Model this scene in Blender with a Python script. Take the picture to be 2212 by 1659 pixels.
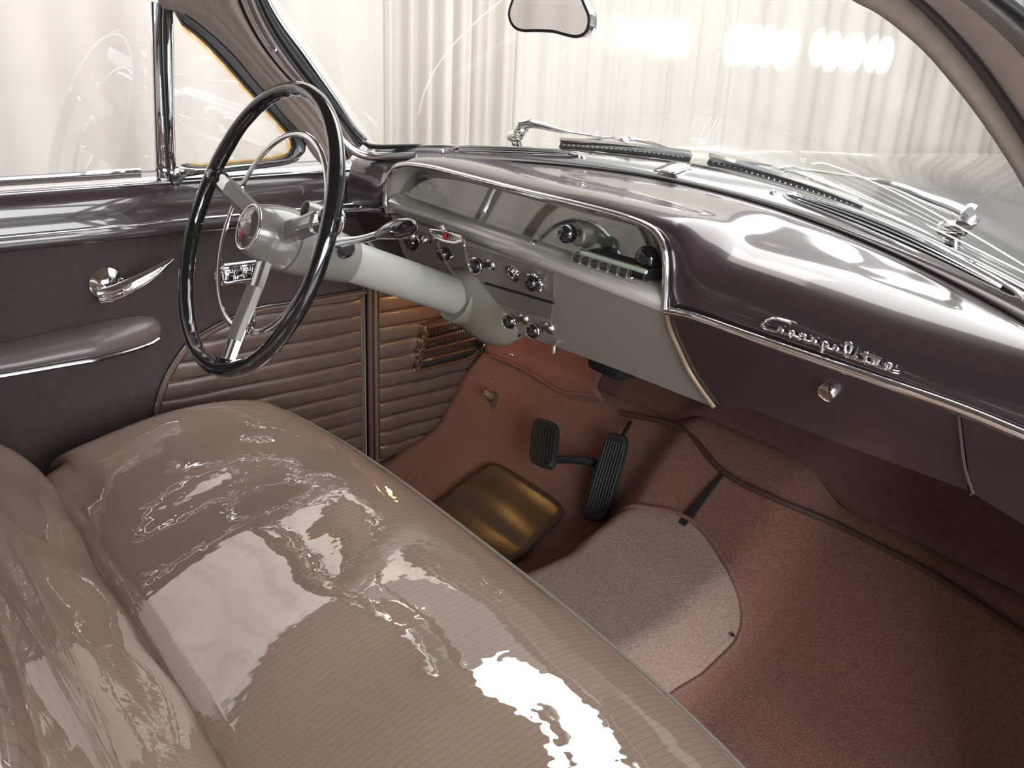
import bpy, bmesh, math, random
import numpy as np
from mathutils import Matrix, Vector
random.seed(4)
np.random.seed(4)
for _o in list(bpy.data.objects):
    bpy.data.objects.remove(_o)
scn = bpy.context.scene
COL = scn.collection

# ------------------------------------------------------------------ camera
W, H = 2212, 1659
FPX = 2014.0
YAW, PITCH, ROLL = math.radians(51.64), math.radians(22.08), math.radians(2.85)
CAM = np.array([0.9475, -0.5420, 1.2290])
FW = np.array([-math.sin(YAW) * math.cos(PITCH), math.cos(YAW) * math.cos(PITCH), -math.sin(PITCH)])
_r = np.cross(FW, [0, 0, 1.0]); _r /= np.linalg.norm(_r); _u = np.cross(_r, FW)
RT = math.cos(ROLL) * _r + math.sin(ROLL) * _u
UP = -math.sin(ROLL) * _r + math.cos(ROLL) * _u
cd = bpy.data.cameras.new('camera'); cam = bpy.data.objects.new('camera', cd); COL.objects.link(cam)
cd.sensor_width = 36.0; cd.lens = FPX / W * 36.0; cd.clip_start = 0.02
M = Matrix(((RT[0], UP[0], -FW[0], CAM[0]), (RT[1], UP[1], -FW[1], CAM[1]), (RT[2], UP[2], -FW[2], CAM[2]), (0, 0, 0, 1)))
cam.matrix_world = M
scn.camera = cam

# ------------------------------------------------------------------ world, lamps, exposure
scn.view_settings.view_transform = 'Standard'
scn.view_settings.look = 'None'
scn.view_settings.gamma = 1.0
scn.view_settings.use_curve_mapping = False
scn.view_settings.exposure = 0.0
wd = bpy.data.worlds.new('world'); scn.world = wd; wd.use_nodes = True
bg = wd.node_tree.nodes['Background']
bg.inputs[0].default_value = (0.95, 0.965, 1.0, 1); bg.inputs[1].default_value = 0.44


def area(name, loc, target, sx, sy, power, color=(1, 1, 1)):
    l = bpy.data.lights.new(name, 'AREA'); l.shape = 'RECTANGLE'; l.size = sx; l.size_y = sy
    l.energy = power; l.color = color
    o = bpy.data.objects.new(name, l); COL.objects.link(o); o.location = loc
    d = Vector(target) - Vector(loc)
    o.rotation_euler = d.to_track_quat('-Z', 'Y').to_euler()
    return o


area('curtain_fill_light', (-1.5, -0.6, 3.7), (-2.75, -0.6, 1.0), 4.5, 0.7, 44, (1.0, 0.955, 0.92))  # unseen fill lamp, added to brighten the left part of the curtain
lf = area('luminous_ceiling', (-0.3, 3.2, 3.9), (-0.3, 3.2, 0), 4.4, 5.2, 435, (0.975, 0.985, 1.0))
lf.rotation_euler = (0, 0, 0)
area('right_fill_light', (5.2, -0.6, 2.0), (0.0, 0.0, 0.8), 4.5, 2.6, 440, (0.97, 0.985, 1.0))  # unseen fill panel added at the right to brighten the cabin


# ------------------------------------------------------------------ pixel helpers (2212 x 1659 frame -> points on real planes)
def ray(x, y):
    return FW + (x - W / 2) / FPX * RT - (y - H / 2) / FPX * UP


def at(x, y, ax, v):
    i = 'XYZ'.index(ax); d = ray(x, y)
    return CAM + (v - CAM[i]) / d[i] * d


def on(x, y, P, n):
    d = ray(x, y); P = np.array(P, float); n = np.array(n, float)
    return CAM + ((P - CAM) @ n) / (d @ n) * d


def ats(pts, ax, v):
    return [at(x, y, ax, v) for x, y in pts]


# ------------------------------------------------------------------ materials
MATS = {}


def mat(name, col, rough=0.5, metal=0.0, coat=0.0, coat_rough=0.03, spec=0.5, sheen=0.0, noise=None, bump=None, emit=None):
    m = bpy.data.materials.new(name); m.use_nodes = True
    nt = m.node_tree; b = nt.nodes['Principled BSDF']
    b.inputs['Base Color'].default_value = (*col, 1)
    b.inputs['Roughness'].default_value = rough
    b.inputs['Metallic'].default_value = metal
    b.inputs['Coat Weight'].default_value = coat
    b.inputs['Coat Roughness'].default_value = coat_rough
    b.inputs['Specular IOR Level'].default_value = spec
    b.inputs['Sheen Weight'].default_value = sheen
    if emit:
        b.inputs['Emission Color'].default_value = (*emit[0], 1); b.inputs['Emission Strength'].default_value = emit[1]
    tc = nt.nodes.new('ShaderNodeTexCoord')
    if noise:   # (scale, col2, low, high)
        n = nt.nodes.new('ShaderNodeTexNoise'); n.inputs['Scale'].default_value = noise[0]; n.inputs['Detail'].default_value = 6
        r = nt.nodes.new('ShaderNodeValToRGB'); r.color_ramp.elements[0].position = noise[2]; r.color_ramp.elements[1].position = noise[3]
        r.color_ramp.elements[0].color = (*col, 1); r.color_ramp.elements[1].color = (*noise[1], 1)
        nt.links.new(tc.outputs['Object'], n.inputs['Vector']); nt.links.new(n.outputs['Fac'], r.inputs['Fac'])
        nt.links.new(r.outputs['Color'], b.inputs['Base Color'])
    if bump:    # (scale, strength, distance)
        n = nt.nodes.new('ShaderNodeTexNoise'); n.inputs['Scale'].default_value = bump[0]; n.inputs['Detail'].default_value = 4
        bp = nt.nodes.new('ShaderNodeBump'); bp.inputs['Strength'].default_value = bump[1]; bp.inputs['Distance'].default_value = bump[2]
        nt.links.new(tc.outputs['Object'], n.inputs['Vector']); nt.links.new(n.outputs['Fac'], bp.inputs['Height'])
        nt.links.new(bp.outputs['Normal'], b.inputs['Normal'])
    MATS[name] = m
    return m


def ribbed(m, scale, axis, strength, dist):
    """adds a fine wave relief along one object axis"""
    nt = m.node_tree; b = nt.nodes['Principled BSDF']
    tc = nt.nodes.new('ShaderNodeTexCoord'); w = nt.nodes.new('ShaderNodeTexWave'); w.bands_direction = axis
    w.inputs['Scale'].default_value = scale; bp = nt.nodes.new('ShaderNodeBump')
    bp.inputs['Strength'].default_value = strength; bp.inputs['Distance'].default_value = dist
    nt.links.new(tc.outputs['Object'], w.inputs['Vector']); nt.links.new(w.outputs['Fac'], bp.inputs['Height'])
    nt.links.new(bp.outputs['Normal'], b.inputs['Normal'])
    return m


def glass(name, tint, ior=1.5, gain=1.0):
    m = bpy.data.materials.new(name); m.use_nodes = True; nt = m.node_tree; nt.nodes.clear()
    o = nt.nodes.new('ShaderNodeOutputMaterial'); t = nt.nodes.new('ShaderNodeBsdfTransparent'); g = nt.nodes.new('ShaderNodeBsdfGlossy')
    mx = nt.nodes.new('ShaderNodeMixShader'); fr = nt.nodes.new('ShaderNodeFresnel'); fr.inputs['IOR'].default_value = ior
    t.inputs['Color'].default_value = (*tint, 1); g.inputs['Roughness'].default_value = 0.01; g.inputs['Color'].default_value = (gain, gain, gain, 1)
    ge = nt.nodes.new('ShaderNodeNewGeometry'); mr = nt.nodes.new('ShaderNodeMapRange')   # same index from both faces of the pane
    mr.inputs['To Min'].default_value = ior; mr.inputs['To Max'].default_value = 1.0 / ior
    nt.links.new(ge.outputs['Backfacing'], mr.inputs['Value']); nt.links.new(mr.outputs[0], fr.inputs['IOR'])
    nt.links.new(fr.outputs[0], mx.inputs[0]); nt.links.new(t.outputs[0], mx.inputs[1]); nt.links.new(g.outputs[0], mx.inputs[2])
    nt.links.new(mx.outputs[0], o.inputs[0]); MATS[name] = m
    return m


mat('chrome', (0.86, 0.86, 0.88), 0.06, 1.0)
mat('satin_steel', (0.80, 0.80, 0.82), 0.17, 1.0)
mat('maroon', (0.042, 0.026, 0.030), 0.32, 0.0, 1.0, 0.04, 0.5)
mat('dash_maroon', (0.055, 0.038, 0.045), 0.30, 0.25, 1.0, 0.06, 0.6)
mat('pillar_paint', (0.26, 0.215, 0.21), 0.28, 0.3, 0.8, 0.08)
mat('grey_paint', (0.34, 0.32, 0.295), 0.33, 0.15, 0.25, 0.2)
mat('ledge_highlight_grey', (0.58, 0.57, 0.54), 0.30, 0.55, 0.3, 0.15)  # the ledge's grey, lightened in colour to stand in for its highlight
ribbed(mat('grey_ribbed', (0.26, 0.235, 0.21), 0.36, 0.25, 0.2, 0.25), 95, 'Z', 0.35, 0.0012)
mat('hub_grey', (0.20, 0.192, 0.18), 0.24, 0.1, 0.6, 0.08)
mat('column_grey', (0.32, 0.318, 0.295), 0.38, 0.0, 0.15, 0.3)
mat('shroud_grey', (0.20, 0.19, 0.155), 0.5, 0.0, 0.05, 0.4)
mat('black_gloss', (0.008, 0.008, 0.010), 0.10, 0.0, 1.0, 0.03)
mat('rubber', (0.016, 0.016, 0.019), 0.42, 0.0)
mat('gasket', (0.014, 0.014, 0.017), 0.28, 0.0, 0.3, 0.15)
mat('pedal_rubber', (0.018, 0.017, 0.018), 0.55)
mat('dark_void', (0.010, 0.010, 0.011), 0.8)
mat('carpet', (0.215, 0.095, 0.066), 0.95, 0, 0, 0, 0.1, 0.25, (230, (0.31, 0.155, 0.112), 0.35, 0.7), (520, 0.9, 0.004))
mat('carpet_hump', (0.31, 0.20, 0.155), 0.95, 0, 0, 0, 0.1, 0.3, (260, (0.46, 0.32, 0.26), 0.35, 0.7), (520, 0.9, 0.004))
mat('firewall_felt', (0.115, 0.058, 0.050), 0.9, 0, 0, 0, 0.15, 0.1, (90, (0.15, 0.082, 0.072), 0.3, 0.7), (300, 0.5, 0.002))
mat('flap_vinyl', (0.20, 0.088, 0.078), 0.55, 0, 0, 0, 0.4, 0, (14, (0.25, 0.112, 0.098), 0.3, 0.7), (30, 0.3, 0.006))
mat('binding', (0.075, 0.040, 0.032), 0.7)
mat('heel_vinyl', (0.075, 0.045, 0.028), 0.34, 0, 0.3, 0.25, 0.5, 0, (9, (0.105, 0.064, 0.040), 0.35, 0.7), (7, 0.22, 0.010))
mat('door_cloth', (0.046, 0.034, 0.034), 0.85, 0, 0, 0, 0.2, 0.1, (60, (0.056, 0.042, 0.041), 0.3, 0.7), (600, 0.3, 0.001))
mat('pleat_vinyl', (0.088, 0.060, 0.049), 0.38, 0, 0.15, 0.3, 0.5, 0, (40, (0.108, 0.076, 0.063), 0.3, 0.7), (350, 0.25, 0.0008))
mat('arm_leather', (0.12, 0.098, 0.095), 0.36, 0, 0.3, 0.28, 0.5, 0, None, (160, 0.3, 0.001))
mat('pillar_cloth', (0.29, 0.235, 0.21), 0.8, 0, 0, 0, 0.2, 0.1, (70, (0.33, 0.27, 0.24), 0.3, 0.7), (700, 0.3, 0.001))
mat('headliner', (0.30, 0.25, 0.21), 0.9, 0, 0, 0, 0.1)
mat('piping', (0.115, 0.075, 0.055), 0.5)
mat('gauge_black', (0.022, 0.024, 0.027), 0.4)
mat('gauge_face', (0.36, 0.335, 0.29), 0.32, 0.2, 0.2, 0.2)
mat('gauge_radio', (0.26, 0.32, 0.265), 0.35, 0.1, 0.2, 0.2)
mat('gauge_line', (0.05, 0.05, 0.05), 0.5)
mat('gauge_print', (0.42, 0.42, 0.38), 0.5)
mat('button_glass', (0.05, 0.055, 0.058), 0.15, 0, 0.6, 0.05)
mat('dial_strip', (0.42, 0.55, 0.45), 0.3)
mat('red_enamel', (0.42, 0.03, 0.03), 0.25, 0, 0.5)
mat('badge_plastic', (0.115, 0.105, 0.085), 0.08, 0.25, 1.0, 0.02)
mat('badge_print', (0.62, 0.60, 0.55), 0.3, 0.5)
mat('brass', (0.45, 0.34, 0.20), 0.3, 1.0)
mat('tan_metal', (0.30, 0.235, 0.16), 0.4, 0.6)
mat('grille_metal', (0.72, 0.62, 0.48), 0.15, 1.0)
mat('mirror_glass', (0.93, 0.90, 0.885), 0.02, 1.0)
mat('hood_paint', (0.085, 0.080, 0.072), 0.22, 0.2, 1.0, 0.05)
mat('concrete', (0.46, 0.45, 0.43), 0.35, 0, 0, 0, 0.5, 0, (3, (0.54, 0.53, 0.50), 0.3, 0.7))
mat('bulb', (1, 0.8, 0.5), 0.3, emit=((1.0, 0.50, 0.12), 14.0))
glass('window_glass', (0.985, 0.98, 0.975), 1.35)
glass('windshield_glass', (0.955, 0.955, 0.905))
glass('lens_glass', (0.97, 0.97, 0.95), 1.75, 1.0)

# curtain cloth
m = mat('curtain_cloth', (0.545, 0.508, 0.475), 0.9, 0, 0, 0, 0.1, 0.1, (2.2, (0.585, 0.548, 0.515), 0.3, 0.7), (400, 0.2, 0.002))

# vent glass: old laminated pane with a yellowed rim (a stain with a shape of its own)
m = glass('vent_glass', (0.985, 0.975, 0.955))
nt = m.node_tree
att = nt.nodes.new('ShaderNodeAttribute'); att.attribute_name = 'edge'
rp = nt.nodes.new('ShaderNodeValToRGB'); rp.color_ramp.elements[0].color = (0.985, 0.975, 0.955, 1); rp.color_ramp.elements[1].color = (0.92, 0.55, 0.10, 1)
e = rp.color_ramp.elements.new(0.45); e.color = (0.98, 0.95, 0.84, 1)
rp.color_ramp.elements[2].color = (0.90, 0.50, 0.04, 1)
nt.links.new(att.outputs['Fac'], rp.inputs['Fac'])
for nd in nt.nodes:
    if nd.type == 'BSDF_TRANSPARENT':
        nt.links.new(rp.outputs['Color'], nd.inputs['Color'])

# seat: brown corded cloth under a clear plastic cover (glossy coat with its own wrinkles)
m = mat('seat_cover', (0.30, 0.20, 0.145), 0.75, 0, 1.0, 0.010, 0.3)
nt = m.node_tree; b = nt.nodes['Principled BSDF']; b.inputs['Coat IOR'].default_value = 3.0     # several film surfaces lie over each other
tc = nt.nodes.new('ShaderNodeTexCoord')
wv = nt.nodes.new('ShaderNodeTexWave'); wv.bands_direction = 'X'; wv.inputs['Scale'].default_value = 34; wv.inputs['Distortion'].default_value = 1.2; wv.inputs['Detail'].default_value = 2
wv.inputs['Detail Scale'].default_value = 1.5
ns = nt.nodes.new('ShaderNodeTexNoise'); ns.inputs['Scale'].default_value = 260
rp = nt.nodes.new('ShaderNodeValToRGB'); rp.color_ramp.elements[0].position = 0.0; rp.color_ramp.elements[1].position = 0.16
rp.color_ramp.elements[0].color = (0.27, 0.188, 0.145, 1); rp.color_ramp.elements[1].color = (0.33, 0.230, 0.178, 1)
mx = nt.nodes.new('ShaderNodeMixRGB'); mx.blend_type = 'MULTIPLY'; mx.inputs[0].default_value = 0.25
nt.links.new(tc.outputs['Object'], wv.inputs['Vector']); nt.links.new(tc.outputs['Object'], ns.inputs['Vector'])
nt.links.new(wv.outputs['Fac'], rp.inputs['Fac']); nt.links.new(rp.outputs['Color'], mx.inputs[1]); nt.links.new(ns.outputs['Color'], mx.inputs[2])
nt.links.new(mx.outputs['Color'], b.inputs['Base Color'])
n1 = nt.nodes.new('ShaderNodeTexNoise'); n1.inputs['Scale'].default_value = 5.0; n1.inputs['Detail'].default_value = 1.5
n2 = nt.nodes.new('ShaderNodeTexNoise'); n2.inputs['Scale'].default_value = 26.0; n2.inputs['Detail'].default_value = 2.0
ad = nt.nodes.new('ShaderNodeMath'); ad.operation = 'MULTIPLY_ADD'; ad.inputs[1].default_value = 0.09
bp = nt.nodes.new('ShaderNodeBump'); bp.inputs['Strength'].default_value = 0.35; bp.inputs['Distance'].default_value = 0.022
nt.links.new(tc.outputs['Object'], n1.inputs['Vector']); nt.links.new(tc.outputs['Object'], n2.inputs['Vector'])
nt.links.new(n2.outputs['Fac'], ad.inputs[0]); nt.links.new(n1.outputs['Fac'], ad.inputs[2]); nt.links.new(ad.outputs[0], bp.inputs['Height'])
nt.links.new(bp.outputs['Normal'], b.inputs['Coat Normal'])
ribbed(mat('knurled', (0.34, 0.325, 0.29), 0.42, 0.6), 420, 'DIAGONAL', 0.4, 0.001)
ribbed(mat('cord_piping', (0.30, 0.26, 0.22), 0.5), 160, 'X', 0.8, 0.003)


# ------------------------------------------------------------------ mesh helpers
ORG = {}


def thing(name, loc, label, cat, group=None, kind=None):
    o = bpy.data.objects.new(name, None); o.empty_display_size = 0.05; COL.objects.link(o)
    o.location = tuple(loc); ORG[o.name] = np.array(loc, float)
    tag(o, label, cat, group, kind)
    return o


def tag(o, label=None, cat=None, group=None, kind=None):
    if label: o['label'] = label
    if cat: o['category'] = cat
    if group: o['group'] = group
    if kind: o['kind'] = kind
    return o


def link(name, me, m, parent=None, origin=None):
    """links a mesh whose vertices are world coordinates"""
    o = bpy.data.objects.new(name, me); COL.objects.link(o)
    if m: me.materials.append(MATS[m])
    if parent is not None:
        org = ORG[parent.name]; o.parent = parent
    else:
        n = len(me.vertices); co = np.empty(n * 3); me.vertices.foreach_get('co', co); co = co.reshape(-1, 3)
        org = co.mean(0).copy(); org[2] = co[:, 2].min()
        o.location = tuple(org)
    me.transform(Matrix.Translation(Vector(tuple(-np.array(org)))))
    ORG[o.name] = np.array(org)
    return o


def mesh(name, vs, fs, m, parent=None, smooth=True, bevel=0, thick=0, offset=-1, subsurf=0, auto=True):
    me = bpy.data.meshes.new(name)
    me.from_pydata([tuple(map(float, v)) for v in vs], [], fs)
    bm = bmesh.new(); bm.from_mesh(me)
    bmesh.ops.remove_doubles(bm, verts=bm.verts, dist=1e-6)
    if not thick: bmesh.ops.recalc_face_normals(bm, faces=bm.faces)
    if bevel:
        ed = [e for e in bm.edges if len(e.link_faces) == 2 and e.calc_face_angle(0) > 0.6]
        bmesh.ops.bevel(bm, geom=ed, offset=bevel, segments=3, profile=0.5, affect='EDGES')
    bm.to_mesh(me); bm.free()
    if smooth:
        me.polygons.foreach_set('use_smooth', [True] * len(me.polygons))
    o = link(name, me, m, parent)
    if thick:
        md = o.modifiers.new('solid', 'SOLIDIFY'); md.thickness = thick; md.offset = offset
    if subsurf:
        md = o.modifiers.new('sub', 'SUBSURF'); md.levels = subsurf; md.render_levels = subsurf
    if smooth and auto:
        try:
            me.set_sharp_from_angle(angle=math.radians(40))
        except Exception:
            pass
    return o


def spline(pts, n, closed=False):
    P = np.array(pts, float); k = len(P)
    if closed:
        Q = np.vstack([P[-1], P, P[0], P[1]]); segs = k
    else:
        Q = np.vstack([2 * P[0] - P[1], P, 2 * P[-1] - P[-2]]); segs = k - 1
    # arc-length aware sampling
    out = []
    dens = 24
    for i in range(segs):
        a, b_, c, d = Q[i], Q[i + 1], Q[i + 2], Q[i + 3]
        for j in range(dens):
            t = j / dens
            out.append(0.5 * ((2 * b_) + (-a + c) * t + (2 * a - 5 * b_ + 4 * c - d) * t * t + (-a + 3 * b_ - 3 * c + d) * t ** 3))
    out.append(Q[1] if closed else Q[-2])
    out = np.array(out); L = np.r_[0, np.cumsum(np.linalg.norm(np.diff(out, axis=0), axis=1))]
    s = np.linspace(0, L[-1], n + 1)[:-1] if closed else np.linspace(0, L[-1], n)
    return np.stack([np.interp(s, L, out[:, i]) for i in range(out.shape[1])], 1)


def frames(P, closed=False, up=None):
    n = len(P)
    T = np.array([(P[(i + 1) % n] - P[i - 1]) if closed else (P[min(i + 1, n - 1)] - P[max(i - 1, 0)]) for i in range(n)])
    T /= np.maximum(np.linalg.norm(T, axis=1)[:, None], 1e-9)
    if up is not None:
        A = np.cross(T, np.array(up, float)); A /= np.maximum(np.linalg.norm(A, axis=1)[:, None], 1e-9)
        return T, A, np.cross(A, T)
    a = np.cross(T[0], [0.3, 0.2, 1.0]); a /= np.linalg.norm(a); A = [a]
    for i in range(1, n):
        a = A[-1] - T[i] * (A[-1] @ T[i]); A.append(a / np.linalg.norm(a))
    A = np.array(A)
    return T, A, np.cross(A, T)


def sweep(name, path, prof, m, parent=None, closed=False, up=None, scale=None, caps=True, **kw):
    """prof: list of (a, b) across the path; a along cross(T, up), b along up"""
    P = np.array(path, float); n = len(P); T, A, B = frames(P, closed, up); k = len(prof)
    vs = []
    for i in range(n):
        s = 1 if scale is None else scale[i]
        for a, b_ in prof: vs.append(P[i] + s * (a * A[i] + b_ * B[i]))
    fs = []
    for i in range(n if closed else n - 1):
        j = (i + 1) % n
        for q in range(k):
            r = (q + 1) % k
            fs.append((i * k + q, i * k + r, j * k + r, j * k + q))
    if caps and not closed:
        fs.append(tuple(range(k))[::-1]); fs.append(tuple((n - 1) * k + q for q in range(k)))
    return mesh(name, vs, fs, m, parent, **kw)


def circ(r, n=10, r2=None):
    r2 = r if r2 is None else r2
    return [(r * math.cos(2 * math.pi * i / n), r2 * math.sin(2 * math.pi * i / n)) for i in range(n)]


def tube(name, path, r, m, parent=None, closed=False, seg=10, up=None, scale=None, r2=None, **kw):
    return sweep(name, path, circ(r, seg, r2), m, parent, closed, up, scale, **kw)


def grid(name, rows, m, parent=None, closed=False, **kw):
    R = [np.array(r, float) for r in rows]; k = len(R[0]); vs = np.vstack(R); fs = []
    for i in range(len(R) - 1):
        for j in range(k if closed else k - 1):
            q = (j + 1) % k
            fs.append((i * k + j, i * k + q, (i + 1) * k + q, (i + 1) * k + j))
    return mesh(name, vs, fs, m, parent, **kw)


def basis(axis, hint=(0, 0, 1)):
    a = np.array(axis, float); a /= np.linalg.norm(a)
    h = np.array(hint, float)
    if abs(h @ a) > 0.95: h = np.array([1.0, 0, 0])
    e1 = np.cross(h, a); e1 /= np.linalg.norm(e1)
    return a, e1, np.cross(a, e1)


def lathe(name, prof, origin, axis, m, parent=None, seg=28, sx=1.0, hint=(0, 0, 1), **kw):
    """prof: (radius, height along axis)"""
    a, e1, e2 = basis(axis, hint); O = np.array(origin, float); vs = []; fs = []; k = len(prof)
    for i in range(seg):
        t = 2 * math.pi * i / seg
        d = sx * math.cos(t) * e1 + math.sin(t) * e2
        for r, h in prof: vs.append(O + d * r + a * h)
    for i in range(seg):
        j = (i + 1) % seg
        for q in range(k - 1):
            fs.append((i * k + q, j * k + q, j * k + q + 1, i * k + q + 1))
    if prof[0][0] > 1e-7: fs.append(tuple(i * k for i in range(seg)))
    if prof[-1][0] > 1e-7: fs.append(tuple(i * k + k - 1 for i in range(seg))[::-1])
    return mesh(name, vs, fs, m, parent, **kw)


def prism(name, poly, ext, m, parent=None, bevel=0, smooth=False, **kw):
    P = np.array(poly, float); n = len(P); e = np.array(ext, float)
    vs = np.vstack([P, P + e])
    fs = [tuple(range(n))[::-1], tuple(range(n, 2 * n))] + [(i, (i + 1) % n, n + (i + 1) % n, n + i) for i in range(n)]
    return mesh(name, vs, fs, m, parent, smooth=smooth or bevel > 0, bevel=bevel, **kw)


def box(name, c, size, m, parent=None, ax=None, bevel=0.0, **kw):
    c = np.array(c, float); sx, sy, sz = [s / 2 for s in size]
    X, Y, Z = [np.array(v, float) for v in (ax or ((1, 0, 0), (0, 1, 0), (0, 0, 1)))]
    poly = [c - X * sx - Y * sy - Z * sz, c + X * sx - Y * sy - Z * sz, c + X * sx + Y * sy - Z * sz, c - X * sx + Y * sy - Z * sz]
    return prism(name, poly, Z * 2 * sz, m, parent, bevel=bevel, **kw)


def text(name, s, size, origin, xdir, ydir, m, parent, depth=0.0006, align='CENTER'):
    cu = bpy.data.curves.new('t', 'FONT'); cu.body = s; cu.size = size; cu.extrude = depth; cu.align_x = align; cu.align_y = 'CENTER'
    cu.resolution_u = 3
    ob = bpy.data.objects.new('t', cu); COL.objects.link(ob)
    dg = bpy.context.evaluated_depsgraph_get(); me = bpy.data.meshes.new_from_object(ob.evaluated_get(dg))
    bpy.data.objects.remove(ob)
    x = np.array(xdir, float); x /= np.linalg.norm(x); y = np.array(ydir, float); y -= x * (x @ y); y /= np.linalg.norm(y); z = np.cross(x, y)
    me.transform(Matrix(((x[0], y[0], z[0], origin[0]), (x[1], y[1], z[1], origin[1]), (x[2], y[2], z[2], origin[2]), (0, 0, 0, 1))))
    me.materials.clear()
    return link(name, me, m, parent)


def inst(o, parent, move):
    """a copy of a part that shares its mesh, shifted by a world vector"""
    c = o.copy(); COL.objects.link(c); c.parent = parent
    c.location = Vector(o.location) + Vector(tuple(move)); ORG[c.name] = ORG[o.name]
    return c


# ------------------------------------------------------------------ showroom: floor and curtains
g = mesh('floor', [(-9, -8, 0), (9, -8, 0), (9, 12, 0), (-9, 12, 0), (-9, -8, -.1), (9, -8, -.1), (9, 12, -.1), (-9, 12, -.1)],
         [(0, 1, 2, 3), (7, 6, 5, 4), (0, 4, 5, 1), (1, 5, 6, 2), (2, 6, 7, 3), (3, 7, 4, 0)], 'concrete', smooth=False)
tag(g, 'pale grey showroom floor under the car', 'floor', kind='structure')

CX = -2.9


def curtain(y0, y1, folds, label, seed, fan=0.0, dx=0.0):
    rs = np.random.RandomState(seed); n = max(90, int(sum(1 for _ in range(1)) * (y1 - y0) * 70))
    ys = np.linspace(y0, y1, n); off = np.zeros(n)
    for amp, wl in folds:
        ph = rs.rand() * 6.28; wob = np.cumsum(rs.randn(n)) * 0.035
        off += amp * np.sin(2 * np.pi * (ys - y0) / wl + ph + wob)
    off *= np.clip(np.minimum(ys - y0, y1 - ys) / 0.06, 0, 1) ** 0.7      # neighbouring panels meet edge to edge
    rows = []
    for z in np.linspace(0.03, 3.3, 9):
        k = 1.0 + 0.12 * math.sin(z * 1.7 + seed)
        yy = ys + fan * (z - 1.0) * (ys - (y0 + y1) / 2)
        rows.append(np.stack([np.full(n, CX + dx) + off * k, yy, np.full(n, z)], 1))
    o = grid('curtain', rows, 'curtain_cloth', thick=0.004, auto=False)
    return tag(o, label, 'curtain', 'showroom curtains')


curtain(-6.5, 1.68, [(0.022, 0.62), (0.007, 0.21)], 'broad smooth beige curtain seen through the driver side window', 3)
curtain(1.68, 2.42, [(0.030, 0.105), (0.012, 0.048)], 'tightly bunched dark-pleated beige curtain straight above the left end of the dashboard', 7)
curtain(2.42, 4.04, [(0.020, 0.21), (0.008, 0.085)], 'beige curtain with even pleats behind the left windshield wiper', 11)
curtain(4.04, 10.5, [(0.020, 0.62), (0.007, 0.21)], 'wide flat beige curtain behind the right windshield wiper', 19)

# bright light bars that showroom spotlights throw on the curtain
for (px, py, pw) in ((1315, 70, 0.8), (1352, 74, 1.2), (1402, 76, 3.5), (1440, 84, 5), (1468, 82, 4), (1592, 96, 24), (1626, 100, 26), (1662, 98, 18), (1698, 104, 24), (1768, 104, 26), (1803, 110, 26), (1842, 113, 22), (1884, 118, 28), (1916, 118, 24)):
    tgt = at(px, py, 'X', CX)
    l = bpy.data.lights.new('curtain_spotlight', 'SPOT'); l.energy = pw * 330; l.spot_size = math.radians(3.3); l.spot_blend = 1.0; l.shadow_soft_size = 0.02
    l.color = (0.90, 1.0, 0.93)
    o = bpy.data.objects.new('curtain_spotlight', l); COL.objects.link(o)
    src = np.array([1.0, tgt[1] + 0.2, 2.2]); o.location = tuple(src)
    o.rotation_euler = (Vector(tuple(tgt)) - Vector(tuple(src))).to_track_quat('-Z', 'Y').to_euler()

# ------------------------------------------------------------------ car shell curves
def smax(a, b_): return 0.5 * (a + b_ + math.sqrt((a - b_) ** 2 + 0.0012))
def y_in(x): return smax(0.5366 - 0.3557 * abs(x) ** 2.0992, 0.33)
def z_in(x): return 0.9905 - 0.1271 * x * x
def y_out(x): return smax(0.6117 - 0.4007 * abs(x) ** 1.544, 0.37)
def z_out(x): return 1.0103 - 0.1007 * x * x
def y_top(x): return 0.24 - 0.32 * x * x
ZTOP = 1.33


def glass_y(x, z):
    return y_out(x) + (z - z_out(x)) * (y_top(x) - y_out(x)) / (ZTOP - z_out(x))


def on_glass(px, py, off=0.0):
    d = ray(px, py); lo, hi = 0.3, 4.0
    f = lambda t: (CAM + t * d)[1] - glass_y(*(CAM + t * d)[[0, 2]]) - off
    ts = np.linspace(lo, hi, 800); v = [f(t) for t in ts]
    for i in range(799):
        if v[i] < 0 <= v[i + 1]:
            a, b_ = ts[i], ts[i + 1]
            for _ in range(40):
                c = (a + b_) / 2
                if f(c) < 0: a = c
                else: b_ = c
            return CAM + a * d
    return CAM + 1.9 * d


# windshield (curved one-piece pane)
rows = []
for s in np.linspace(0, 1, 12):
    xs = np.linspace(-0.70, 0.70, 41) * (1 - 0.05 * s)
    rows.append([(x, glass_y(x, z_out(x) + s * (ZTOP - z_out(x))), z_out(x) + s * (ZTOP - z_out(x))) for x in xs])
w1 = grid('window_1', rows, 'windshield_glass', auto=False)
tag(w1, 'curved one-piece windshield glass above the dashboard', 'windshield', kind='structure')

# windshield surround: steel garnish, gasket, outside reveal
xs = np.linspace(-0.715, 0.715, 61)
tr = thing('trim_1', (0, y_in(0), z_in(0)), 'bright polished steel garnish strip along the base of the windshield', 'windshield trim', kind='structure')
GN = np.array([0, -0.40, 0.92])                  # the strip faces back and up


def g_pt(x, t, d=0.0):
    p = np.array([x, y_in(x) + t * (y_out(x) - y_in(x)), z_in(x) + t * (z_out(x) - z_in(x))])
    return p + GN * d


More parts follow.
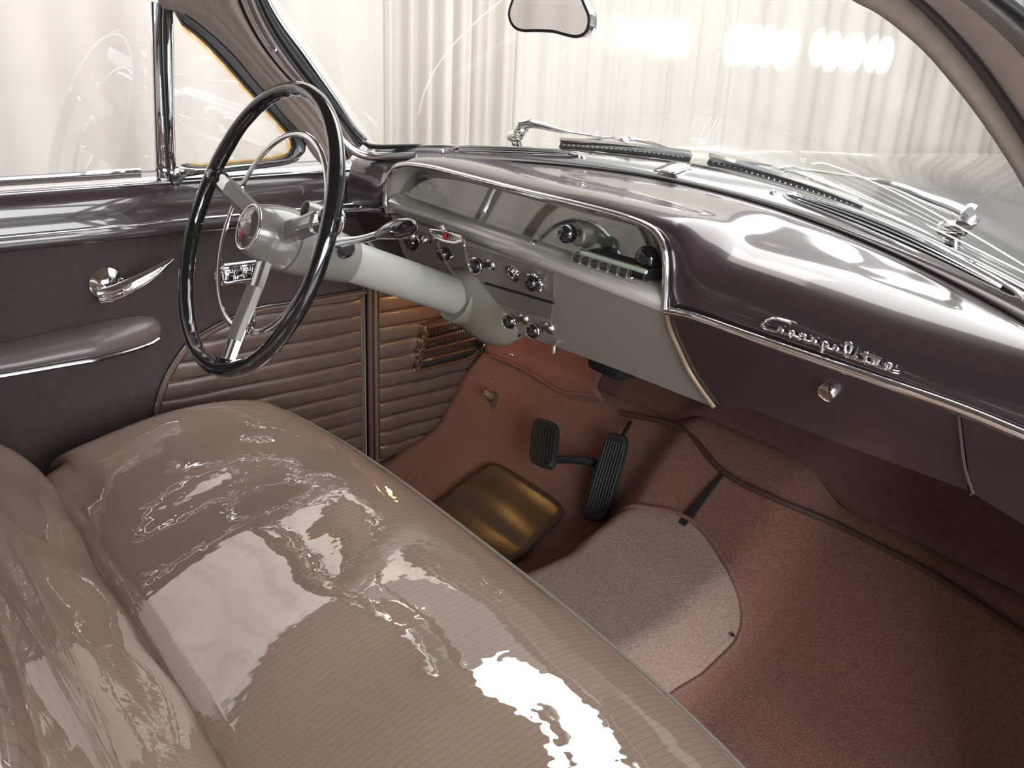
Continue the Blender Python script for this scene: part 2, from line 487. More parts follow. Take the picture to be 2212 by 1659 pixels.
rows = [[g_pt(x, t, d) for x in xs] for t, d in ((-0.03, -0.010), (0.0, 0.0), (0.06, 0.004), (0.25, 0.0065), (0.60, 0.0065), (0.88, 0.003), (1.0, -0.004))]
grid('garnish_strip', rows, 'satin_steel', tr, thick=0.003, auto=False)
tube('garnish_edge', [g_pt(x, 0.0, 0.0) for x in xs], 0.0016, 'dark_void', tr, seg=8)
tube('rubber_gasket', [g_pt(x, 0.92, -0.001) for x in xs], 0.0038, 'gasket', tr, seg=10)
tube('bright_bead', [g_pt(x, 0.76, 0.0055) for x in xs], 0.0022, 'chrome', tr, seg=8)
tube('outer_reveal', [(x, y_out(x) + 0.010, z_out(x) - 0.009) for x in xs], 0.0075, 'chrome', tr, seg=10)


# centre joint plate and garnish screws
jp = grid('joint_plate', [[g_pt(x, t, 0.0085) for t in np.linspace(0.06, 0.62, 5)] for x in np.linspace(-0.085, -0.045, 4)], 'satin_steel', tr, thick=0.003)
for x in (-0.545, -0.25, -0.066, 0.13, 0.555):
    lathe('garnish_screw', [(0.0001, 0.003), (0.003, 0.0025), (0.0045, 0.001), (0.005, -0.003)], g_pt(x, 0.38, 0.008), GN, 'chrome', tr, seg=12)

# defroster slots in the garnish
def defroster(x0, x1, label):
    c = g_pt((x0 + x1) / 2, 0.45)
    d = thing('defroster_slot', c, label, 'air vent', 'defroster slots in the windshield garnish')
    n = 28; t = np.linspace(0, 1, n); xx = x0 + (x1 - x0) * t; hw = 0.22 * np.sin(np.pi * t) ** 0.35
    lo = [g_pt(x, 0.42 - h, 0.008) for x, h in zip(xx, hw)]; hi = [g_pt(x, 0.42 + h, 0.008) for x, h in zip(xx, hw)]
    tube('slot_bezel', lo + hi[::-1], 0.0024, 'chrome', d, closed=True, seg=8)
    grid('slot_opening', [lo, hi], 'dark_void', d, thick=0.002)
    for k in (0.36, 0.66):
        tube('slot_bar', [g_pt(x, 0.42 + (k - 0.5) * 2 * h, 0.009) for x, h in zip(xx[2:-2], hw[2:-2])], 0.0013, 'satin_steel', d, seg=6)


defroster(-0.53, -0.26, 'long chrome-edged defroster slot ahead of the instrument cluster')
defroster(0.15, 0.54, 'long chrome-edged defroster slot above the dashboard lettering')

# ------------------------------------------------------------------ left windshield pillar: bands from the vent window to the glass
def band(pxs, X, n=26):
    return spline(ats(pxs, 'X', X), n)


f_out = [(335, -60), (344, 12), (398, 29), (452, 69), (506, 119), (542, 163), (579, 206), (615, 250), (647, 285), (664, 318), (690, 352), (712, 362)]
g_in = [(500, -60), (517, 0), (535, 43), (564, 94), (608, 152), (644, 188), (687, 231), (718, 270), (738, 306), (752, 345)]
g_out = [(535, -60), (555, 0), (579, 54), (615, 112), (658, 170), (705, 224), (741, 268), (778, 318)]
r_out = [(555, -60), (577, 0), (608, 54), (651, 112), (687, 163), (723, 213), (759, 268), (790, 303)]


def mixpx(A, B, t, n=14):
    a = spline(np.array(A, float), n); b_ = spline(np.array(B, float), n)
    return [tuple(p) for p in a * (1 - t) + b_ * t]


pl = thing('trim_2', at(752, 345, 'X', -0.73), 'taupe cloth windshield pillar beside the vent window', 'windshield pillar', kind='structure')
rows = [band(f_out, -0.775), band(f_out, -0.755)]
for t, dx in ((0.10, 0.006), (0.3, 0.012), (0.40, 0.018), (0.46, 0.008), (0.52, 0.008), (0.60, 0.020), (0.68, 0.008), (0.74, 0.008), (0.84, 0.022), (0.95, 0.012), (1.0, 0.0)):
    rows.append(band(mixpx(f_out, g_in, t), -0.755 + 0.03 * t + dx))
grid('pillar_cloth', rows, 'pillar_cloth', pl, thick=0.006, offset=-1, auto=False)
rows = []
for t, dx in ((0.0, 0.0), (0.06, 0.010), (0.22, 0.012), (0.28, 0.004), (0.5, 0.006), (0.56, 0.014), (0.8, 0.014), (0.9, 0.008), (1.0, 0.002)):
    rows.append(band(mixpx(g_in, g_out, t), -0.725 + 0.012 * t + dx))
grid('pillar_garnish', rows, 'pillar_paint', pl, thick=0.004, offset=-1, auto=False)
rows = [band(mixpx(g_out, r_out, t), -0.712 + dx) for t, dx in ((0.0, 0.0), (0.15, 0.012), (0.5, 0.017), (0.85, 0.012), (1.0, 0.0))]
grid('pillar_gasket', rows, 'gasket', pl, thick=0.004, offset=-1, auto=False)
tube('pillar_bead', band(mixpx(g_out, r_out, 1.08), -0.706), 0.0035, 'satin_steel', pl, seg=8)
cg = spline(list(band(mixpx(g_out, r_out, 0.5), -0.697)[-6:-1]) + [at(786, 308, 'X', -0.697), at(812, 317, 'X', -0.675), g_pt(-0.60, 0.92, 0.0)], 24)
tube('corner_gasket', cg, 0.0048, 'gasket', pl, seg=10)
cg = spline([at(728, 282, 'X', -0.712), at(748, 312, 'X', -0.706), at(778, 332, 'X', -0.695), at(815, 338, 'X', -0.675), g_pt(-0.60, 0.30, 0.002)], 24)
tube('corner_garnish', cg, 0.0085, 'satin_steel', pl, seg=12)
for px, py in ((594, 107), (740, 300)):
    lathe('garnish_screw', [(0.0001, 0.004), (0.003, 0.003), (0.0045, 0.0)], at(px, py, 'X', -0.704), (1, -0.4, 0.1), 'chrome', pl, seg=12)

# ------------------------------------------------------------------ right windshield pillar and door opening header (near the camera)
pr = thing('trim_3', (0.68, 0.36, 0.90), 'taupe windshield pillar at the passenger door opening', 'windshield pillar', kind='structure')
i1 = [(1700, -75), (1778, -45), (1850, -2), (1905, 28), (1953, 65), (2005, 112), (2055, 170), (2100, 226), (2150, 297), (2212, 396), (2268, 510), (2310, 640)]
i2 = [(1830, -75), (1900, -50), (1972, 0), (2020, 45), (2065, 95), (2110, 150), (2150, 205), (2180, 250), (2212, 302), (2250, 370), (2310, 500), (2360, 640)]
i3 = [(1870, -75), (1938, -50), (2005, 0), (2050, 42), (2095, 90), (2140, 145), (2180, 202), (2212, 250), (2245, 305), (2290, 390), (2350, 520), (2400, 640)]
i4 = [(1960, -75), (2025, -48), (2086, 0), (2130, 36), (2172, 74), (2212, 116), (2255, 170), (2300, 235), (2345, 310), (2390, 400), (2440, 520), (2490, 640)]
i5 = [(2040, -75), (2110, -45), (2190, 10), (2250, 60), (2300, 110), (2350, 170), (2400, 240), (2450, 320), (2500, 410), (2550, 510), (2590, 600), (2630, 700)]


def rail(px, X, zr, n=110):
    P = ats(px, 'X', X)
    back = [np.array([X, -1.6, zr + 0.03]), np.array([X, -1.0, zr + 0.035]), np.array([X, -0.55, zr + 0.03]), np.array([X, -0.32, zr + 0.015])]
    Q = np.array(back + P + [np.array([X + 0.01, 0.385, 0.915])])      # same number of samples per segment keeps the bands in step
    F = spline(Q, 400); d = np.linalg.norm(F[:, None] - Q[None], axis=2); ix = d.argmin(0); ix[0] = 0; ix[-1] = 399
    out = []
    for a_, b_ in zip(ix[:-1], ix[1:]):
        for t in range(7): out.append(F[int(round(a_ + (b_ - a_) * t / 7))])
    out.append(F[-1])
    return np.array(out)


rows = []
A1, A2, A3, A4, A5 = rail(i1, 0.645, 1.262), rail(i2, 0.655, 1.272), rail(i3, 0.675, 1.275), rail(i4, 0.70, 1.278), rail(i5, 0.735, 1.28)
fwd = A1 * 0.6 + A2 * 0.4 + np.array([[-0.005, 0.060, 0.022]])        # the pillar's front face behind its rear edge
rows = [fwd, A1 * 0.6 + fwd * 0.4, A1, A1 * 0.55 + A2 * 0.45 + np.array([0.0, -0.005, 0.0]), A2]
grid('pillar_cloth', rows, 'pillar_cloth', pr, thick=0.003, offset=0, auto=False)
md = A2 * 0.5 + A3 * 0.5 + np.array([0.002, -0.004, 0.0])
grid('weatherstrip', [A2, A2 * 0.7 + md * 0.3 + np.array([0, -.001, 0]), md, A3], 'rubber', pr, thick=0.003, offset=0, auto=False)
md = A3 * 0.5 + A4 * 0.5 + np.array([0.003, -0.006, 0.0])
grid('windlace', [A3, A3 * 0.7 + md * 0.3 + np.array([0, -.002, 0]), md, md * 0.4 + A4 * 0.6 + np.array([0, -.002, 0]), A4], 'pillar_cloth', pr, thick=0.003, offset=0, auto=False)
grid('door_seal', [A4, A4 * 0.5 + A5 * 0.5 + np.array([0.004, -0.006, 0.0]), A5], 'gasket', pr, thick=0.003, offset=0, auto=False)

# ------------------------------------------------------------------ roof, header, rear of the cabin
rf = thing('ceiling', (0, -0.7, 1.3), 'light cloth headliner under the car roof', 'headliner', kind='structure')
rows = []
for v in np.linspace(0, 1, 18):
    y = 0.30 - 2.35 * v
    row = []
    for u in np.linspace(-1, 1, 25):
        x = 0.70 * u
        yy = y - 0.35 * x * x * (1 - v)
        z = 1.335 + 0.11 * (1 - abs(u) ** 2.6) * math.sin(math.pi * min(1, 0.06 + v * 0.92)) ** 0.5 - 0.035 * abs(u) ** 4 - 0.20 * max(0, v - 0.8) / 0.2
        row.append((x, yy, z))
    rows.append(row)
grid('headliner_panel', rows, 'headliner', rf, thick=0.03, offset=1, auto=False)
# left roof rail above the door window
tube('roof_rail', [(-0.70, y, 1.285 + 0.02 * math.sin((y + 1.7) / 1.8 * math.pi)) for y in np.linspace(-1.75, 0.06, 20)], 0.045, 'headliner', rf, seg=12)
tube('windshield_header', [(x, y_top(x) - 0.03, ZTOP - 0.002 - 0.05 * x * x) for x in np.linspace(-0.69, 0.66, 24)], 0.028, 'headliner', rf, seg=10)
wb = thing('wall_back', (0, -2.0, 0.3), 'rear cabin wall with parcel shelf behind the seat', 'rear wall', kind='structure')
box('rear_panel', (0, -1.98, 0.62), (1.5, 0.05, 0.66), 'door_cloth', wb, bevel=0.01)
box('parcel_shelf', (0, -1.86, 0.95), (1.5, 0.28, 0.03), 'door_cloth', wb, bevel=0.008)
box('rear_pillar', (-0.66, -1.93, 1.12), (0.12, 0.12, 0.42), 'headliner', wb, bevel=0.02)
box('rear_pillar', (0.66, -1.93, 1.12), (0.12, 0.12, 0.42), 'headliner', wb, bevel=0.02)
wl = thing('wall_left', (-0.76, -1.45, 0.25), 'left rear quarter panel behind the driver door', 'cabin wall', kind='structure')
box('quarter_panel', (-0.775, -1.47, 0.57), (0.05, 0.90, 0.66), 'door_cloth', wl, bevel=0.01)
box('door_post', (-0.745, -1.05, 1.08), (0.05, 0.08, 0.40), 'headliner', wl, bevel=0.01)

# ------------------------------------------------------------------ driver door
DX = -0.76
door = thing('door_1', (DX, -0.30, 0.24), 'maroon driver door with brown cloth panel, armrest and pleated lower trim', 'car door', kind='structure')
Y0, Y1 = -1.0, 0.392
prism('inner_panel', [(DX - 0.02, Y0, 0.20), (DX - 0.02, Y1, 0.20), (DX - 0.02, Y1, 0.83), (DX - 0.02, Y0, 0.83)], (0.02, 0, 0), 'door_cloth', door)
# painted sill: profile (X, z) swept along Y
sp = [(-0.835, 0.900), (-0.828, 0.917), (-0.812, 0.920), (-0.804, 0.916), (-0.800, 0.911), (-0.790, 0.9095), (-0.772, 0.906), (-0.761, 0.898), (-0.755, 0.884), (-0.753, 0.860), (-0.754, 0.840), (-0.750, 0.832), (-0.749, 0.822), (-0.752, 0.812), (-0.775, 0.806), (-0.835, 0.806)]
grid('window_sill', [[(x, y, z) for x, z in sp] for y in np.linspace(Y0, Y1, 12)], 'maroon', door, auto=False)
st_ = [(-0.8045, 0.9175), (-0.800, 0.9125), (-0.790, 0.9110), (-0.772, 0.9075), (-0.7655, 0.9030), (-0.770, 0.9040), (-0.790, 0.9085)]
grid('sill_highlight_strip', [[(x, y, z) for x, z in st_] for y in np.linspace(Y0, Y1 - 0.004, 12)], 'satin_steel', door, closed=True, auto=False)  # bright strip added to stand in for the glossy highlight on the sill
# chrome bead at the glass slot
tube('glass_slot_bead', [(-0.815, y, 0.921) for y in (Y0, -0.5, -0.03)], 0.0045, 'chrome', door, seg=8)
tube('belt_molding', [(-0.7515, y, 0.838) for y in np.linspace(Y0, Y1 - 0.01, 8)], 0.0030, 'chrome', door, seg=10)
# front end raise toward the windshield post
q0 = [(x, Y1 + 0.004, z) for x, z in sp]
# door glass and vent window
prism('door_glass', [(-0.812, Y0, 0.90), (-0.812, 0.0, 0.90), (-0.800, 0.012, 1.235), (-0.800, Y0, 1.235)], (0.004, 0, 0), 'window_glass', door)
dv = [(345, 2), (349, 120), (352, 260), (356, 378)]
P = ats([(331, 4), (334, 100), (338, 240), (343, 382)], 'X', -0.792); Q = ats([(362, 14), (364, 100), (366, 240), (370, 384)], 'X', -0.792)
rows = [P, [p + np.array([0.010, 0.002, 0]) for p in P], [p * 0.72 + q * 0.28 + np.array([0.016, 0, 0]) for p, q in zip(P, Q)], [p * 0.5 + q * 0.5 + np.array([0.010, 0, 0]) for p, q in zip(P, Q)],
        [p * 0.3 + q * 0.7 + np.array([0.018, 0, 0]) for p, q in zip(P, Q)], [q + np.array([0.012, -0.002, 0]) for q in Q], Q]
grid('divider_bar', rows, 'chrome', door, thick=0.006, offset=1, auto=False)
tube('divider_seal', [p + np.array([0.008, -0.002, 0]) for p in P], 0.0035, 'gasket', door, seg=8)
tube('divider_seal', [q + np.array([0.010, 0.002, 0]) for q in Q], 0.0035, 'gasket', door, seg=8)
# vent pane
vg = [(363, 40), (398, 58), (434, 85), (470, 121), (506, 161), (542, 202), (579, 242), (615, 282), (630, 306), (627, 328), (597, 341), (506, 352), (434, 358), (400, 352), (368, 352)]
VG = spline(ats(vg, 'X', -0.785), 72, closed=True)
cen = np.mean(ats([(420, 230), (480, 260), (420, 310)], 'X', -0.785), axis=0)
vs = []; fs = []; ew = []
for k, s in enumerate((1.03, 1.0, 0.972, 0.94, 0.88, 0.7, 0.4)):
    for p in VG: vs.append(cen + (p - cen) * s); ew.append((1.0, 1.0, 0.92, 0.62, 0.25, 0, 0)[k])
for k in range(6):
    for i in range(72): fs.append((k * 72 + i, k * 72 + (i + 1) % 72, (k + 1) * 72 + (i + 1) % 72, (k + 1) * 72 + i))
vs.append(cen); ew.append(0)
for i in range(72): fs.append((6 * 72 + i, 6 * 72 + (i + 1) % 72, len(vs) - 1))
me = bpy.data.meshes.new('vent_glass'); me.from_pydata([tuple(v) for v in vs], [], fs)
# the yellowing follows the curved top and lower front edge, not the divider side
dvx = at(366, 200, 'X', -0.785)[1]
aw = me.attributes.new('edge', 'FLOAT', 'POINT')
for i, v in enumerate(vs):
    fade = min(1, max(0, (v[1] - dvx - 0.006) / 0.03)); fade *= 0.55 + 0.45 * math.sin(i * 0.9) ** 2 if i % 3 == 0 else 1
    aw.data[i].value = ew[i] * fade
vgo = link('vent_glass', me, 'vent_glass', door)
# vent frame: gasket ring between the pane and the pillar
fo = [(344, 14), (398, 29), (452, 69), (506, 119), (542, 163), (579, 206), (615, 250), (647, 285), (659, 312), (648, 340), (615, 356), (506, 369), (440, 375), (400, 381), (365, 385)]
FO = spline(ats(fo, 'X', -0.772), 72, closed=True)
VI = cen + (VG - cen) * 0.995
mdl = VI * 0.5 + FO * 0.5
rows = [VI + np.array([-0.004, 0, 0]), VI + np.array([0.006, 0, 0]), VI * 0.75 + FO * 0.25 + np.array([0.013, 0, 0]), mdl + np.array([0.006, 0, 0]), VI * 0.25 + FO * 0.75 + np.array([0.014, 0, 0]), FO + np.array([0.006, 0, 0]), FO + np.array([-0.01, 0, 0])]
grid('vent_frame', rows, 'gasket', door, closed=True, auto=False)
tube('vent_bead', spline(ats([(655, 330), (640, 343), (597, 350), (506, 360), (440, 367), (395, 364)], 'X', -0.758), 30), 0.0022, 'chrome', door, seg=8)
# vent latch
lt = at(372, 367, 'X', -0.752)
vl = lathe('vent_latch', [(0.0001, 0.012), (0.006, 0.011), (0.0075, 0.006), (0.0075, -0.006), (0.006, -0.016), (0.0001, -0.016)], lt + np.array([0.012, 0.012, 0.0]), (1, 0.1, 0), 'chrome', door, seg=6)
tube('latch_lever', spline([lt + np.array([0.010, 0.010, 0]), lt + np.array([0.012, -0.006, -0.002]), lt + np.array([0.010, -0.020, 0.004]), lt + np.array([0.006, -0.024, 0.012])], 14), 0.0055, 'chrome', vl, seg=8)

# pleated lower panel of the door
arc = [(331, 905), (338, 875), (347, 842), (360, 812), (388, 766), (418, 735), (458, 708), (500, 690), (540, 677), (580, 668)]
ARC = np.array(ats(arc, 'X', DX))
za = ARC[:, 2]; ya = ARC[:, 1]
zorder = np.argsort(za)


def yleft(z):
    return float(np.interp(z, za[zorder], ya[zorder]))


ZT = 0.642; PH = 0.0357
poly = [(DX + 0.001, yleft(z) - 0.004, z) for z in np.linspace(0.22, ZT, 24)] + [(DX + 0.001, Y1 - 0.006, ZT), (DX + 0.001, Y1 - 0.006, 0.22)]
prism('trim_board', poly, (0.004, 0, 0), 'pleat_vinyl', door)


def pleat(name, z1, z0, ya1, ya0, yb1, yb0, x, parent, sag=0.0):
    """one padded horizontal pleat between two heights; its ends follow the panel outline"""
    rows = []
    n = 12
    for k, (f, h) in enumerate(((0.0, 0.004), (0.04, 0.0085), (0.10, 0.0105), (0.35, 0.0100), (0.65, 0.0085), (0.90, 0.0065), (0.99, 0.0035))):
        z = z1 + (z0 - z1) * f; a = ya1 + (ya0 - ya1) * f; b_ = yb1 + (yb0 - yb1) * f
        row = []
        for i in range(n):
            t = i / (n - 1); e_ = min(1, min(t, 1 - t) * 14)
            row.append((x + 0.003 + (h - 0.003) * (0.35 + 0.65 * e_), a + (b_ - a) * t, z - sag * math.sin(t * 9 + z1 * 40) * 0.25 + 0.0008 * math.sin(t * 13 + z1 * 70)))
        rows.append(row)
    rows = [[(x + 0.001, p[1], p[2]) for p in rows[0]]] + rows + [[(x + 0.001, p[1], p[2]) for p in rows[-1]]]
    return grid(name, rows, 'pleat_vinyl', parent, auto=False)


z = ZT - 0.006
while z > 0.25:
    z0 = max(z - PH, 0.225)
    pleat('pleat', z - 0.001, z0 + 0.0005, yleft(z) + 0.006, yleft(z0) + 0.006, Y1 - 0.012, Y1 - 0.012, DX + 0.004, door)
    z = z0
pth = spline([(DX + 0.008, yleft(z), z) for z in np.linspace(0.24, 0.630, 14)] + [at(x, y, 'X', DX + 0.008) for x, y in ((560, 671), (620, 661), (700, 647), (792, 631))], 60)
tube('panel_piping', pth, 0.0042, 'piping', door, seg=8)
tube('panel_bead', pth + np.array([0.002, -0.002, 0.007]), 0.0022, 'satin_steel', door, seg=8)
tube('panel_end_piping', [(DX + 0.008, Y1 - 0.010, z) for z in np.linspace(0.23, 0.64, 6)], 0.004, 'piping', door, seg=8)
lathe('panel_screw', [(0.0001, 0.004), (0.0035, 0.003), (0.0045, 0.0)], (DX + 0.008, Y1 - 0.012, ZT + 0.004), (1, 0, 0), 'chrome', door, seg=10)

# armrest
arm_top = [(-520, 812), (-250, 778), (0, 741), (120, 715), (220, 695), (290, 683), (325, 683), (342, 692), (349, 708)]
arm_bot = [(-520, 872), (-250, 828), (0, 789), (120, 769), (226, 752), (300, 739), (330, 731), (343, 723), (349, 712)]
T_ = spline(ats(arm_top, 'X', DX + 0.004), 40); B_ = spline(ats(arm_bot, 'X', DX + 0.006), 40)
T_ = T_[(T_[:, 1] > -0.75)]; B_ = B_[-len(T_):] if len(B_) >= len(T_) else B_
n_ = min(len(T_), len(B_)); T_ = spline(T_, 40); B_ = spline(B_, 40)
rows = []
for i in range(40):
    e_ = min(1.0, (39 - i) / 9.0) ** 0.6
    t, b_ = T_[i], B_[i]
    prof = [(0.0, 0.0), (0.012, 0.03), (0.03, 0.10), (0.05, 0.28), (0.062, 0.52), (0.060, 0.78), (0.050, 0.95), (0.03, 1.02), (0.0, 1.0)]
    rows.append([t + (b_ - t) * f + np.array([d * e_ * 0.95, 0, 0]) for d, f in prof])
ar = grid('armrest', rows, 'arm_leather', door, auto=False)
pth = [B_[i] + np.array([0.050 * min(1.0, (39 - i) / 9.0) ** 0.6, 0, -0.001]) for i in range(0, 39)]
tube('armrest_trim', pth, 0.0036, 'chrome', ar, seg=8)

# inside door handle
hc = at(228, 611, 'X', DX + 0.004)
hd = lathe('door_handle', [(0.0001, 0.020), (0.012, 0.019), (0.020, 0.014), (0.0245, 0.008), (0.029, 0.005), (0.0295, 0.0), (0.0295, -0.004)], hc, (1, 0, 0), 'chrome', door, seg=36)
L_ = spline([at(x, y, 'X', DX + d) for x, y, d in ((215, 640, 0.030), (245, 633, 0.044), (280, 617, 0.055), (315, 599, 0.062), (345, 581, 0.066), (374, 559, 0.066))], 24)
sc = np.interp(np.linspace(0, 1, 24), [0, 0.15, 0.5, 0.85, 1], [1.15, 1.15, 0.95, 0.62, 0.30])
sweep('lever', L_, circ(0.0052, 14, 0.0120), 'chrome', hd, up=(-0.25, -0.25, 0.93), scale=sc)
for k in range(3):
    sweep('lever_rib', [p + np.array([0.0055, -0.001, (k - 1) * 0.0065]) for p in L_[1:8]], circ(0.0016, 6), 'chrome', hd)
# power window switch plate
sw = at(518, 588, 'X', DX + 0.002)
sy, sz = 0.055, 0.0255
rr = []
for i in range(48):
    t = 2 * math.pi * i / 48
    c, s = math.cos(t), math.sin(t)
    ex = (sy - sz) * (1 if c > 0 else -1) * (1 if abs(c) > 1e-6 else 0)
    rr.append((ex + sz * c, sz * s))
rr = np.array(rr)


def ringpts(k, x):
    q = []
    for a, b_ in rr:
        ex = (sy - sz) * (1 if a > 0 else -1)
        q.append(sw + np.array([x, ex + (a - ex) * k, b_ * k]))
    return q


ws = grid('window_switch', [ringpts(1.0, -0.002), ringpts(1.0, 0.004), ringpts(0.9, 0.010), ringpts(0.70, 0.0135), ringpts(0.60, 0.011), ringpts(0.54, 0.0105), ringpts(0.02, 0.0105)], 'chrome', door, closed=True, auto=False)
for k in range(4):
    yy = -0.027 + k * 0.018
    tg = box('toggle', sw + np.array([0.015, yy, 0.0045 if k % 2 else -0.0045]), (0.010, 0.013, 0.009), 'black_gloss', ws, bevel=0.0015)
    box('toggle_cap', sw + np.array([0.0165, yy, -0.0045 if k % 2 else 0.0045]), (0.010, 0.013, 0.008), 'chrome', ws, bevel=0.0015)
box('switch_bar', sw + np.array([0.016, 0.0, -0.0115]), (0.010, 0.072, 0.004), 'chrome', ws, bevel=0.001)

# ------------------------------------------------------------------ kick panel ahead of the door, with its vent grille
KX = -0.752
toe = [(0.30, 0.228), (0.42, 0.232), (0.484, 0.258), (0.561, 0.287), (0.60, 0.333), (0.632, 0.38), (0.664, 0.427), (0.696, 0.462), (0.74, 0.51), (0.80, 0.59), (0.86, 0.68), (0.90, 0.78)]
ty = [p[0] for p in toe]; tz = [p[1] for p in toe]
kp = thing('kick_panel', (KX, 0.41, 0.23), 'brown pleated kick panel ahead of the driver door, lit amber under the dash', 'kick panel')
prism('panel_board', [(KX - 0.004, 0.405, 0.20), (KX - 0.004, 0.92, 0.20), (KX - 0.004, 0.92, 0.86), (KX - 0.004, 0.405, 0.86)], (0.004, 0, 0), 'pleat_vinyl', kp)
z = ZT + 0.028; k = 0
while z > 0.25:
    z0 = z - PH
    yr1 = float(np.interp(z, tz, ty)) + 0.03; yr0 = float(np.interp(z0, tz, ty)) + 0.03
    pleat('pleat', z - 0.001, z0 + 0.0005, 0.422, 0.422, yr1, yr0, KX, kp, sag=0.004)
    z = z0
for yy, r_ in ((0.398, 0.006), (0.412, 0.0045)):
    tube('windlace', [(KX + 0.006, yy, z) for z in np.linspace(0.215, 0.70, 8)], r_, 'binding' if r_ > 0.005 else 'piping', kp, seg=10)
lathe('panel_screw', [(0.0001, 0.004), (0.0035, 0.003), (0.0045, 0.0)], at(831, 630, 'X', KX + 0.006), (1, 0, 0), 'chrome', kp, seg=10)

vt = thing('vent_grille', at(900, 800, 'X', KX + 0.01), 'stepped bronze-tinted vent grille on the kick panel below the column', 'vent grille')
lv = [((908, 699), (1030, 668)), ((903, 728), (1052, 690)), ((900, 752), (1062, 712)), ((897, 775), (1060, 736)), ((895, 800), (1010, 775))]
gx = KX + 0.012
for k in range(4):
    (a0, b0), (a1, b1) = lv[k]; (c0, d0), (c1, d1) = lv[k + 1]
    p0, p1 = at(a0, b0, 'X', gx), at(a1, b1, 'X', gx)
    q0_, q1_ = at(c0, d0, 'X', gx), at(c1, d1, 'X', gx)
    out = 0.026 - 0.004 * k
    o3 = np.array([out, 0, 0])
    lw = grid('louver', [[p0, p1], [p0 + o3, p1 + o3], [p0 * 0.80 + q0_ * 0.20 + o3, p1 * 0.80 + q1_ * 0.20 + o3], [p0 * 0.74 + q0_ * 0.26, p1 * 0.74 + q1_ * 0.26]], 'grille_metal', vt, bevel=0.0)
    mesh('mesh_backing', [p0 * 0.74 + q0_ * 0.26 + o3 * .35, p1 * 0.74 + q1_ * 0.26 + o3 * .35, q1_ + o3 * .35, q0_ + o3 * .35], [(0, 1, 2, 3)], 'dark_void', lw, smooth=False, thick=0.001)
    vs, fs = [], []
    nb = 34
    for i in range(nb):
        t = 0.06 + 0.9 * i / nb
        u0 = p0 * 0.74 + q0_ * 0.26 + t * ((p1 * 0.74 + q1_ * 0.26) - (p0 * 0.74 + q0_ * 0.26)) + o3 * 0.5; u1 = q0_ + t * (q1_ - q0_) + o3 * 0.5
        w_ = np.array([0, 0.0009, 0]); b0_ = len(vs); sk = np.array([0, 0.003, 0])
        if k < 3:
            vs += [u0 - w_ + sk, u0 + w_ + sk, u1 + w_, u1 - w_]; vs += [v + np.array([0.002, 0, 0]) for v in vs[-4:]]
            fs += [tuple(b0_ + j for j in f) for f in ((0, 1, 2, 3), (7, 6, 5, 4), (0, 4, 5, 1), (1, 5, 6, 2), (2, 6, 7, 3), (3, 7, 4, 0))]
    if vs: tag(mesh('grille_mesh', vs, fs, 'grille_metal', lw, smooth=False), kind='stuff')
    box('end_rib', p0 * 0.5 + q0_ * 0.5 + o3 * 0.5 + np.array([0, 0.004, 0]), (out, 0.008, abs(p0[2] - q0_[2])), 'grille_metal', lw, bevel=0.0015)
lo = spline([at(895, 800, 'X', gx + 0.008), at(950, 788, 'X', gx + 0.01), at(1005, 774, 'X', gx + 0.011), at(1038, 757, 'X', gx + 0.011), at(1052, 737, 'X', gx + 0.011)], 24)
tube('bottom_rail', lo, 0.0055, 'grille_metal', vt, seg=10)
lathe('grille_screw', [(0.0001, 0.004), (0.003, 0.003), (0.004, 0.0)], at(1051, 735, 'X', gx + 0.016), (1, 0, 0), 'chrome', vt, seg=10)

# small courtesy lamp under the left end of the dash: warms the kick panel
cl = thing('courtesy_lamp', (-0.645, 0.50, 0.70), 'small amber courtesy lamp hidden under the left end of the dash', 'lamp')
lathe('lamp_socket', [(0.006, 0.0), (0.013, 0.002), (0.013, 0.022), (0.007, 0.03)], (-0.645, 0.50, 0.70), (0, 0, 1), 'brass', cl, seg=16)
lathe('bulb', [(0.0001, -0.022), (0.006, -0.019), (0.009, -0.011), (0.008, -0.003), (0.005, 0.002)], (-0.645, 0.50, 0.70), (0, 0, 1), 'bulb', cl, seg=16)
pl_ = bpy.data.lights.new('courtesy_light', 'POINT'); pl_.energy = 0.62; pl_.color = (1.0, 0.50, 0.13); pl_.shadow_soft_size = 0.01
po = bpy.data.objects.new('courtesy_light', pl_); COL.objects.link(po); po.parent = cl; po.location = (0, 0, -0.035)
#CONT1

# ------------------------------------------------------------------ dashboard
YF = 0.35                                        # plane of the dash face
LOWN = np.array([0, 1.0, 0.407])                 # lower panels lean forward at the bottom
LOWP = np.array([0, YF + 0.006, 0.865])


def low(px, py, off=0.0):
    n = LOWN / np.linalg.norm(LOWN)
    return on(px, py, LOWP - n * off, LOWN)


dash = thing('dashboard', (0.0, 0.45, 0.72), 'dark maroon car dashboard with grey instrument panel and chrome trim', 'dashboard')
PC = [(0.095, .982), (0.045, .986), (0.020, .984), (0.005, .975), (0.0, .958), (0.0, .92), (0.001, .89), (0.006, .865)]
PR = [(0.095, .969), (0.055, .963), (0.026, .949), (0.007, .927), (-0.002, .902), (0.000, .882), (0.002, .873), (0.006, .865)]


